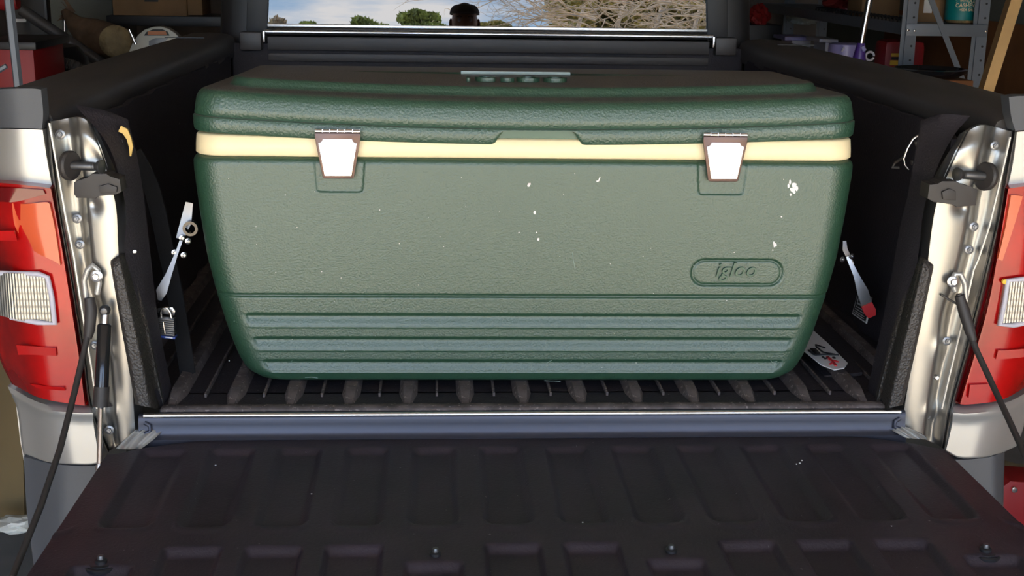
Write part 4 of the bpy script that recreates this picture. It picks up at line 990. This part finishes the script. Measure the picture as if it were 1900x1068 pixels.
# cashew jar
jp = P(1793, 30, 3.12); jr = .060
JR_ = empty('nut_jar', (jp.x, 3.17, ZD), 'clear jar of cashews with teal label on the steel shelf', 'jar')
hx = (P(1820, 30, 3.12).x-P(1766, 30, 3.12).x)/2
lathe('jar', [(0, 0), (hx*.9, 0), (hx, .008), (hx, .20), (hx*.9, .215), (hx*.9, .23)], (jp.x, 3.18, ZD), (0, 0, 1), M['jar'], JR_, 32)
lathe('cashews', [(0, .003), (hx*.88, .004), (hx*.93, .012), (hx*.93, .18), (0, .185)], (jp.x, 3.18, ZD), (0, 0, 1), M['nuts'], JR_, 24)
zl0, zl1 = P(1793, 38, 3.12).z-ZD, .19
lab = lathe('label', [(hx*1.01, zl0), (hx*1.02, zl0), (hx*1.02, zl1), (hx*1.01, zl1), (hx*1.01, zl0)], (jp.x, 3.18, ZD), (0, 0, 1), M['teal'], JR_, 32)
cream = mat('label_cream', (.70, .62, .42), .5)
for s_, py, sz in (('WHOLE', 2, .017), ('CASHEWS', 10.5, .021), ('+SEA SALT', 19, .014)):
    q = P(1797, py, 3.11); text('lettering', s_, sz, (q.x, 3.18-hx*1.05, q.z), (1, 0, 0), (0, 0, 1), cream, JR_, .0004, 1.05, offset=.0004)
for side, px in ((-1, 1775), (1, 1817)):
    for py in (3, 12, 20, 28):
        q = P(px, py, 3.13); tube('leaf_mark', [(q.x, 3.18-hx*.72, q.z+.006), (q.x+side*-.005, 3.18-hx*.78, q.z), (q.x, 3.18-hx*.74, q.z-.006)], .0016, cream, JR_, 5)
# boxes on the deck
o = box('cardboard_box', (P(1728, 20, 3.25).x, 3.32, ZD+.08), (P(1752, 20, 3.25).x-P(1702, 20, 3.25).x, .14, .16), M['card'], None, .002); tag(o, 'cardboard box with white printed label beside the nut jar', 'box')
boxpx('shipping_label', 1713, -30, 1734, 24, 3.245, .002, M['white'], o, .0003)
o = box('cardboard_box', (P(1642, 20, 3.7).x-.02, 3.80, ZD+.09), (.17, .2, .18), M['card'], None, .002); tag(o, 'plain tan cardboard box left of the front shelf post', 'box')
WR = empty('wire_rack', (xa, 3.15, ZD), 'row of dark wire loops lying along the shelf edge', 'rack')
bm = bmesh.new(); add_tube(bm, [(-.022, 0, .004), (-.018, .004, .016), (.010, .008, .020), (.03, .010, .006)], .0035, 6); wme = bpy.data.meshes.new('wire_loop'); bm.to_mesh(wme); bm.free(); wme.materials.append(M['black'])
for k in range(26):
    o = bpy.data.objects.new('wire_loop', wme); COL.objects.link(o); o.parent = WR; o.location = (0, k*.045, 0)
# things on the far part of the shelf
def blob(name, c, s, material, label, cat, seed=0, amp=.35, fr=3):
    bm = bmesh.new(); bmesh.ops.create_icosphere(bm, subdivisions=4, radius=1)
    for v in bm.verts:
        n_ = v.co.normalized(); v.co *= 1+amp*noise.noise(n_*fr+Vector((seed, 0, 0)))+.12*noise.noise(n_*fr*3+Vector((seed, 5, 0)))
        v.co = Vector((v.co.x*s[0], v.co.y*s[1], max(v.co.z, -.8)*s[2]))+Vector(c)
    return tag(from_bm(name, bm, material, None, angle=35), label, cat)
blob('plastic_bag', P(1490, 32, 5.0), (.075, .08, .045), M['bagp'], 'white plastic bag crumpled on the far end of the shelf', 'bag', 3)
c = P(1408, 45, 4.9); tag(box('low_cabinet', (c.x, 4.95, (GZ+c.z)/2), (.2, .3, c.z-GZ), M['black'], None, .004), 'dark low cabinet under the red cloth, right of the cab', 'cabinet')
blob('red_cloth', P(1408, 30, 4.9), (.05, .06, .06), M['redp'], 'dark red cloth bundle near the right cab corner', 'cloth', 6)
rbp = P(1560, 12, 4.3); blob('red_bag', (max(rbp.x, xa+.12), 4.3, ZD+.055), (.10, .08, .06), mat('foil_red', (.25, .03, .03), .25, .2), 'shiny dark red bag on the shelf behind the silver pole', 'bag', 9, .5, 4)
# white bins, lavender bucket
o = boxpx('white_bin', 1462, 72, 1506, 180, 4.5, .2, M['wpl'], None, .01); tag(o, 'white plastic bin behind the left steel post', 'bin', 'white bins under the shelf')
boxpx('lid', 1456, 69, 1508, 75, 4.48, .23, M['purple'], o, .004)
o = boxpx('white_bin', 1524, 75, 1552, 180, 4.2, .2, M['wpl'], None, .01); tag(o, 'white plastic bin partly behind the lavender bucket', 'bin', 'white bins under the shelf')
boxpx('lid', 1520, 73, 1556, 79, 4.18, .23, M['wpl'], o, .004)
c = P(1568, 82, 3.4); LB = lathe('bucket', [(0, -.30), (.050, -.30), (.068, -.03), (.066, .0), (.05, .006), (0, .006)], (c.x, 3.4, c.z), (0, 0, 1), M['purple'], None, 32); tag(LB, 'lavender plastic bucket beside the silver pole', 'bucket')
o = box('bucket_stand', (c.x, 3.4, (GZ+c.z-.30)/2), (.16, .16, c.z-.30-GZ), M['black'], None, .004); tag(o, 'black crate stand under the lavender bucket', 'stand')
tube('handle_clip', [P(1566, 88, 3.32), P(1562, 96, 3.32)], .004, M['wpl'], LB, 8)
# mop pole
MP = tube('mop', [P(1620, -60, 2.75), P(1613, 0, 2.75), P(1597, 84, 2.75)], [.0125, .0125, .0105], M['alu'], None, 16); tag(MP, 'silver mop pole with violet collar leaning on the right', 'mop')
tube('collar', [P(1598, 80, 2.75), P(1594, 108, 2.75), P(1590, 150, 2.75)], [.014, .024, .026], M['dpurple'], MP, 14, 'violet collar')
tube('clip', [P(1600, 86, 2.73), P(1604, 94, 2.73)], .008, M['purple'], MP, 8)
rg = bmesh.new(); c = P(1614, 104, 3.0); add_tube(rg, [c+Vector((.016*math.cos(a), 0, .016*math.sin(a))) for a in [math.pi*2*k/20 for k in range(20)]], .0045, 8)
from_bm('hanging_ring', rg, M['wpl'], MP)
# red fuel can
FC = empty('fuel_can', P(1680, 130, 3.3), 'red plastic fuel can with yellow label behind the shelf post', 'can'); FC.location.z = .005
a, b_ = P(1640, 130, 3.25), P(1722, 76, 3.25)
bm = bmesh.new(); add_box(bm, ((a.x+b_.x)/2, 3.33, (b_.z+.005)/2), (b_.x-a.x, .14, b_.z-.005), .03); from_bm('body', bm, M['redp'], FC, angle=50)
boxpx('yellow_strip', 1653, 99, 1672, 105, 3.258, .004, M['ylab'], FC, .001); boxpx('yellow_panel', 1651, 112, 1671, 121, 3.258, .004, M['ylab'], FC, .001)
boxpx('black_panel', 1654, 106, 1670, 111, 3.258, .004, M['ink'], FC, .001)
tube('spout', [((a.x+b_.x)/2+.04, 3.33, b_.z-.01), ((a.x+b_.x)/2+.04, 3.33, b_.z+.03)], .018, M['black'], FC, 14)
# black tyre-like basin
c = P(1745, 138, 2.75)
BS = lathe('round_basin', [(0, -.02), (.10, -.02), (.135, .0), (.14, .012), (.128, .015), (.12, .0), (0, -.008)], (c.x, 2.86, c.z), (0, 0, 1), M['dgloss'], None, 40); tag(BS, 'black round basin on the stand right of the red can', 'basin')
o = box('wooden_stand', (c.x, 2.83, (GZ+c.z-.02)/2), (.24, .2, c.z-.02-GZ), M['ply'], None, .003); tag(o, 'brown wooden stand under the black basin', 'stand')
# leaning pine stud
q0, q1 = P(1893, -20, 2.3), P(1832, 175, 2.3); d = (q1-q0); t_ = (GZ-q0.z)/d.z; q1 = q0+d*t_
bm = bmesh.new(); d = (q1-q0).normalized(); sx_ = d.cross(Vector((0, 1, 0))).normalized()*.019
extrude_poly(bm, [q0-sx_-d*.3, q0+sx_-d*.3, q1+sx_, q1-sx_], (.02, .085, 0))
tag(from_bm('timber_stud', bm, M['wood'], None), 'pale pine timber stud leaning at the right edge', 'timber')
# floor jack and tan log near the floor at right
FJ = empty('floor_jack', PZ(1900, 990, GZ), 'red floor jack on the garage floor at the lower right', 'jack')
c = P(1900, 950, 1.2)
prism('side_plate', [P(1856, 1000, 1.2), P(1858, 905, 1.2), P(1875, 892, 1.2), P(1990, 900, 1.2), P(2000, 1010, 1.2)], (0, .12, 0), M['redp'], FJ, .006)
lathe('bolt_head', [(0, -.012), (.008, -.010), (.010, -.004), (.010, .002)], P(1880, 906, 1.2), (0, 1, 0), M['chrome'], FJ, 14)
for px in (1880, 1985):
    lathe('wheel', [(0, -.02), (.045, -.02), (.045, .02), (0, .02)], (P(px, 1005, 1.26).x, 1.27, P(px, 1005, 1.26).z), (1, 0, 0), M['black'], FJ, 20)
FJ.location = FJ.location
o = tube('rolled_mat', [P(1852, 868, 1.5), P(1880, 876, 1.45), P(1925, 880, 1.4)], .028, mat('tan_mat', (.30, .26, .16), .8, var=(20, .3)), None, 16); tag(o, 'rolled tan mat lying above the red jack', 'mat')

# ================================================================== OUTDOORS, seen mirrored in the rear window
def leaf_cloud(bm, c, r, n, size):
    for _ in range(n):
        while True:
            v = Vector((random.uniform(-1, 1), random.uniform(-1, 1), random.uniform(-1, 1)))
            if v.length < 1: break
        v = v.normalized()*(v.length**.5)
        p = c+Vector((v.x*r.x, v.y*r.y, v.z*r.z)); s = size*random.uniform(.5, 1.3)
        a = Vector((random.uniform(-1, 1), random.uniform(-1, 1), random.uniform(-1, 1))).normalized(); b_ = a.orthogonal().normalized()
        bm.faces.new([bm.verts.new(p+a*s), bm.verts.new(p+b_*s*.45), bm.verts.new(p-a*s), bm.verts.new(p-b_*s*.45)])
def tree(name, px0, px1, pytop, pybot, dist, label, cat, lm, nleaf=2600, size=.12, seed=1):
    random.seed(seed)
    a = REF(px0, pybot, dist); b_ = REF(px1, pytop, dist); c = (a+b_)/2
    root = empty(name, (c.x, c.y, GZ-.08), label, cat)
    wx = abs(b_.x-a.x)/2; hz = abs(b_.z-a.z)/2
    bm = bmesh.new()
    for k in range(11):
        o_ = Vector((random.uniform(-.8, .8)*wx, random.uniform(-.5, .5)*wx, random.uniform(-1.0, .75)*hz))
        leaf_cloud(bm, c+o_, Vector((wx*.42, wx*.4, hz*.55)), nleaf//11, size)
    leaf_cloud(bm, c-Vector((0, 0, hz*.7)), Vector((wx*.95, wx*.8, hz*.7)), nleaf//2, size)
    me = bpy.data.meshes.new('foliage'); bm.to_mesh(me); bm.free(); f_ = link('foliage', me, lm, root); f_['kind'] = 'stuff'
    bm = bmesh.new(); base = Vector((c.x, c.y, GZ-.08)); add_tube(bm, [base, base+Vector((.05, 0, (c.z-base.z)*.6)), c-Vector((0, 0, hz*.5))], [.16, .12, .07], 8)
    for k in range(7):
        a_ = k*.9; add_tube(bm, [c-Vector((0, 0, hz*.8)), c+Vector((math.cos(a_)*wx*.6, math.sin(a_)*wx*.5, hz*.2*random.random()))], [.05, .015], 5)
    from_bm('trunk', bm, M['bark'], root, True)
    return root
tree('small_tree', 655, 728, 36, 56, 34, 'sparse pale green tree mirrored in the rear window, left', 'tree', M['leaf'], 1500, .10, 2)
tree('round_tree', 742, 834, 25, 58, 32, 'rounded green tree mirrored in the rear window left of the head', 'tree', M['leaf'], 3600, .09, 3)
tree('dry_bush', 500, 530, 31, 55, 38, 'small brownish bush mirrored at the left edge of the window', 'bush', M['bark'], 900, .10, 4)
tree('dark_bush', 548, 585, 41, 58, 40, 'low dark bush mirrored in the rear window', 'bush', M['leaf'], 900, .08, 5)
tree('hedge', 885, 955, 42, 62, 36, 'low olive hedge mirrored right of the head', 'hedge', M['leaf2'], 2200, .08, 6)
# thicket of dead branches
random.seed(11)
DT = 11.0
base = REF(1170, 60, DT)
TK = empty('dead_thicket', (base.x, base.y, GZ-.08), 'tangle of dead branches over olive brush mirrored at the right of the window', 'brush')
bm = bmesh.new()
def branch(p, d, L_, r, depth, wig=.35):
    pts = [p.copy()]; q = p.copy(); dd = d.normalized(); n = 7
    for i in range(n):
        dd = (dd+Vector((random.uniform(-wig, wig), random.uniform(-wig, wig), random.uniform(-wig, wig)))).normalized(); q = q+dd*L_/n; pts.append(q.copy())
        if depth > 0 and i > 1 and random.random() < .55:
            branch(q, (dd+Vector((random.uniform(-.9, .9), random.uniform(-.9, .9), random.uniform(-.5, .9)))).normalized(), L_*.55, r*.55, depth-1, wig)
    add_tube(bm, pts, [r*(1-.8*i/n) for i in range(n+1)], 4, False)
for k in range(130):
    p = REF(random.uniform(1030, 1400), random.uniform(-30, 75), DT+random.uniform(-1.6, .8))
    lean = random.choice((-1, 1)) if p.x > REF(1110, 40, DT).x else -1
    branch(p, Vector((lean*random.uniform(.5, 1), random.uniform(-.3, .3), random.uniform(-.35, .35))), random.uniform(.5, 1.25), random.uniform(.005, .013), 2)
for k in range(8):
    p = REF(random.uniform(1020, 1090), random.uniform(5, 60), DT-1.3)
    branch(p, Vector((-1, 0, random.uniform(-.1, .3))), random.uniform(.5, .8), .006, 2, .2)
x = from_bm('branches', bm, M['bark'], TK, True); x['kind'] = 'stuff'
bm = bmesh.new()
for k in range(150):
    c = REF(random.uniform(1050, 1420), random.uniform(-15, 75), DT+1.2+random.uniform(-.4, .9)); leaf_cloud(bm, c, Vector((.30, .25, .10)), 330, .045)
me = bpy.data.meshes.new('needles'); bm.to_mesh(me); bm.free(); x = link('needles', me, M['leaf2'], TK); x['kind'] = 'stuff'
bm = bmesh.new()
for k in range(5):
    b0 = Vector((base.x-.6+k*.45, base.y-.3, GZ-.08)); add_tube(bm, [b0, b0+Vector((.05, 0, .9)), b0+Vector((-.1, .1, 1.9)), b0+Vector((.1, 0, 2.6))], [.07, .055, .04, .02], 7)
from_bm('stems', bm, M['bark'], TK, True)

# ================================================================== PHOTOGRAPHER (mirrored in the window)
hd_ = REF(862, 42, 4.05); hc = Vector((hd_.x, hd_.y, hd_.z))
PE = empty('person', (hc.x, hc.y-.03, GZ), 'person in a dark flat cap holding up a phone, mirrored in the rear window', 'person')
def skin_mesh(name, verts, edges, radii, material, parent, root=0, sub=2):
    me = bpy.data.meshes.new(name); me.from_pydata([tuple(v) for v in verts], edges, [])
    o = bpy.data.objects.new(name, me); COL.objects.link(o)
    m_ = o.modifiers.new('skin', 'SKIN'); m_.use_smooth_shade = True
    for i, r in enumerate(radii):
        rx, ry = r if isinstance(r, tuple) else (r, r)
        me.skin_vertices[0].data[i].radius = (rx, ry); me.skin_vertices[0].data[i].use_root = (i == root)
    o.modifiers.new('sub', 'SUBSURF').levels = sub; o.modifiers['sub'].render_levels = sub
    dg = bpy.context.evaluated_depsgraph_get(); dg.update()
    me2 = bpy.data.meshes.new_from_object(o.evaluated_get(dg)); bpy.data.objects.remove(o); bpy.data.meshes.remove(me)
    return link(name, me2, material, parent, True)
neck = hc+Vector((0, -.03, -.15)); sh = neck+Vector((0, -.01, -.07))
ph = Vector(CAM)-Vector(FW)*.012-Vector(UP)*.004
LH, RH = ph+Vector((-.080, -.022, -.035)), ph+Vector((.080, -.022, -.035))
pel = Vector((hc.x, hc.y-.02, GZ+.95))
V = [pel, pel+Vector((0, 0, .14)), pel+Vector((0, 0, .30)), sh+Vector((0, 0, -.08)), sh, neck+Vector((0, 0, .02)), neck+Vector((0, .012, .07))]
E_ = [(0, 1), (1, 2), (2, 3), (3, 4), (4, 5), (5, 6)]; Rr = [(.16, .11), (.15, .11), (.17, .12), (.17, .11), (.12, .09), .058, .055]
for s, H in ((-1, LH), (1, RH)):
    i = len(V); S_ = sh+Vector((s*.19, 0, -.04)); El = Vector((hc.x+s*.24, hc.y+.10, sh.z-.30)); Wr = H+Vector((s*.02, -.07, -.05))
    V += [S_, lerp(S_, El, .5), El, lerp(El, Wr, .5), Wr]; E_ += [(4, i), (i, i+1), (i+1, i+2), (i+2, i+3), (i+3, i+4)]; Rr += [.068, .055, .046, .040, .028]
for s in (-1, 1):
    i = len(V); hp_ = pel+Vector((s*.10, 0, -.06)); kn = Vector((pel.x+s*.13, pel.y+.02, GZ+.50)); an = Vector((pel.x+s*.15, pel.y, GZ+.10)); to = an+Vector((s*.03, .17, -.065))
    V += [hp_, lerp(hp_, kn, .5), kn, an, an+Vector((0, -.01, -.055)), to]; E_ += [(0, i), (i, i+1), (i+1, i+2), (i+2, i+3), (i+3, i+4), (i+4, i+5)]; Rr += [.105, .088, .065, .048, .045, .035]
bd = skin_mesh('body', V, E_, Rr, M['shirt'], PE)
bd.data.materials.append(M['jeans']); bd.data.materials.append(M['skin']); bd.data.materials.append(M['black'])
off = wpos(bd)
for p in bd.data.polygons:
    c = p.center+off
    if c.z < GZ+.10: p.material_index = 3
    elif c.z < pel.z+.02: p.material_index = 1
    elif c.z > sh.z+.055 and abs(c.x-hc.x) < .09: p.material_index = 2
# head
bm = bmesh.new(); bmesh.ops.create_uvsphere(bm, u_segments=32, v_segments=24, radius=1)
for v in bm.verts:
    x_, y_, z_ = v.co; w = .078*(1-.26*max(0, -z_)**1.5); dpt = .098
    jaw = 1-.12*max(0, -z_)
    co = Vector((x_*w, y_*dpt*jaw, z_*.118))
    if y_ > .5:
        co.y += .020*math.exp(-(x_/.16)**2-((z_+.12)/.22)**2)+.006*math.exp(-(x_/.3)**2-((z_+.55)/.10)**2)
        co.y -= .010*(math.exp(-((abs(x_)-.38)/.16)**2-((z_-.06)/.12)**2))
    v.co = co+hc
hdm = from_bm('head', bm, M['skin'], PE, True)
for s in (-1, 1):
    bm = bmesh.new(); bmesh.ops.create_uvsphere(bm, u_segments=14, v_segments=10, radius=1)
    for v in bm.verts: v.co = Vector((v.co.x*.010+v.co.y*.006*s, v.co.y*.018, v.co.z*.032))+hc+Vector((s*.082, -.008, -.008))
    from_bm('ear', bm, M['skin'], hdm, True)
    bm = bmesh.new(); bmesh.ops.create_uvsphere(bm, u_segments=12, v_segments=8, radius=.012)
    bmesh.ops.translate(bm, vec=hc+Vector((s*.031, .080, .008)), verts=bm.verts); from_bm('eye', bm, M['wpl'], hdm, True)
    tube('eyebrow', [hc+Vector((s*.018, .093, .026)), hc+Vector((s*.032, .092, .031)), hc+Vector((s*.048, .084, .026))], .003, M['cap'], hdm, 6)
tube('mouth', [hc+Vector((-.024, .086, -.062)), hc+Vector((0, .094, -.061)), hc+Vector((.024, .086, -.062))], .0035, mat('lips', (.35, .12, .1), .5), hdm, 6)
bm = bmesh.new(); bmesh.ops.create_uvsphere(bm, u_segments=32, v_segments=16, radius=1)
bmesh.ops.delete(bm, geom=[v for v in bm.verts if v.co.z < -.05], context='VERTS')
for v in bm.verts: v.co = Vector((v.co.x*.090, v.co.y*.112, v.co.z*.078 if v.co.z < .6 else (.6+(v.co.z-.6)*.5)*.078))+hc+Vector((0, -.004, .048))
cp_ = from_bm('cap', bm, M['cap'], PE, True)
bm = bmesh.new(); L1 = []; L2 = []
for k in range(15):
    a = math.pi*(.12+.76*k/14); L1.append(hc+Vector((math.cos(a)*.086, math.sin(a)*.105, .050))); L2.append(hc+Vector((math.cos(a)*.084, .02+math.sin(a)*.150, .040-.010*math.sin(a)+.008)))
extrude_poly(bm, L1+L2[::-1], (0, 0, .004)); from_bm('cap_brim', bm, M['cap'], cp_)
# hands: palm plus five fingers each
for s, H in ((-1, LH), (1, RH)):
    hand = skin_mesh('hand', [H+Vector((s*.02, -.07, -.05)), H+Vector((s*.012, -.035, -.03)), H+Vector((s*.006, -.010, -.008))], [(0, 1), (1, 2)], [(.026, .020), (.040, .018), (.038, .014)], M['skin'], PE, 0, 2)
    for k in range(4):
        r0 = H+Vector((s*.008, -.004, .018-.016*k)); L_ = (.030, .033, .031, .025)[k]
        skin_mesh('finger', [r0-Vector((0, .02, .01)), r0+Vector((s*-.002, L_*.8, .004)), r0+Vector((s*-.014, L_*1.0, .004)), r0+Vector((s*-.030, L_*.75, .003))][:4], [(0, 1), (1, 2), (2, 3)], [.009, .0085, .008, .0065], M['skin'], hand, 0, 1)
    skin_mesh('thumb', [H+Vector((s*.006, -.030, -.022)), H+Vector((s*-.006, -.018, -.012)), H+Vector((s*-.020, -.010, .004)), H+Vector((s*-.032, -.007, .016))], [(0, 1), (1, 2), (2, 3)], [.012, .0105, .0095, .008], M['skin'], hand, 0, 1)
# phone in the hands
rotm = Matrix((( RT[0], -FW[0]*-1, UP[0]), (RT[1], FW[1], UP[1]), (RT[2], FW[2], UP[2])))
pho = box('phone', ph, (.145, .009, .072), M['dgloss'], None, .003, Matrix(((RT[0], FW[0], UP[0]), (RT[1], FW[1], UP[1]), (RT[2], FW[2], UP[2]))))
tag(pho, 'black phone held up in the hands of the photographer', 'phone')
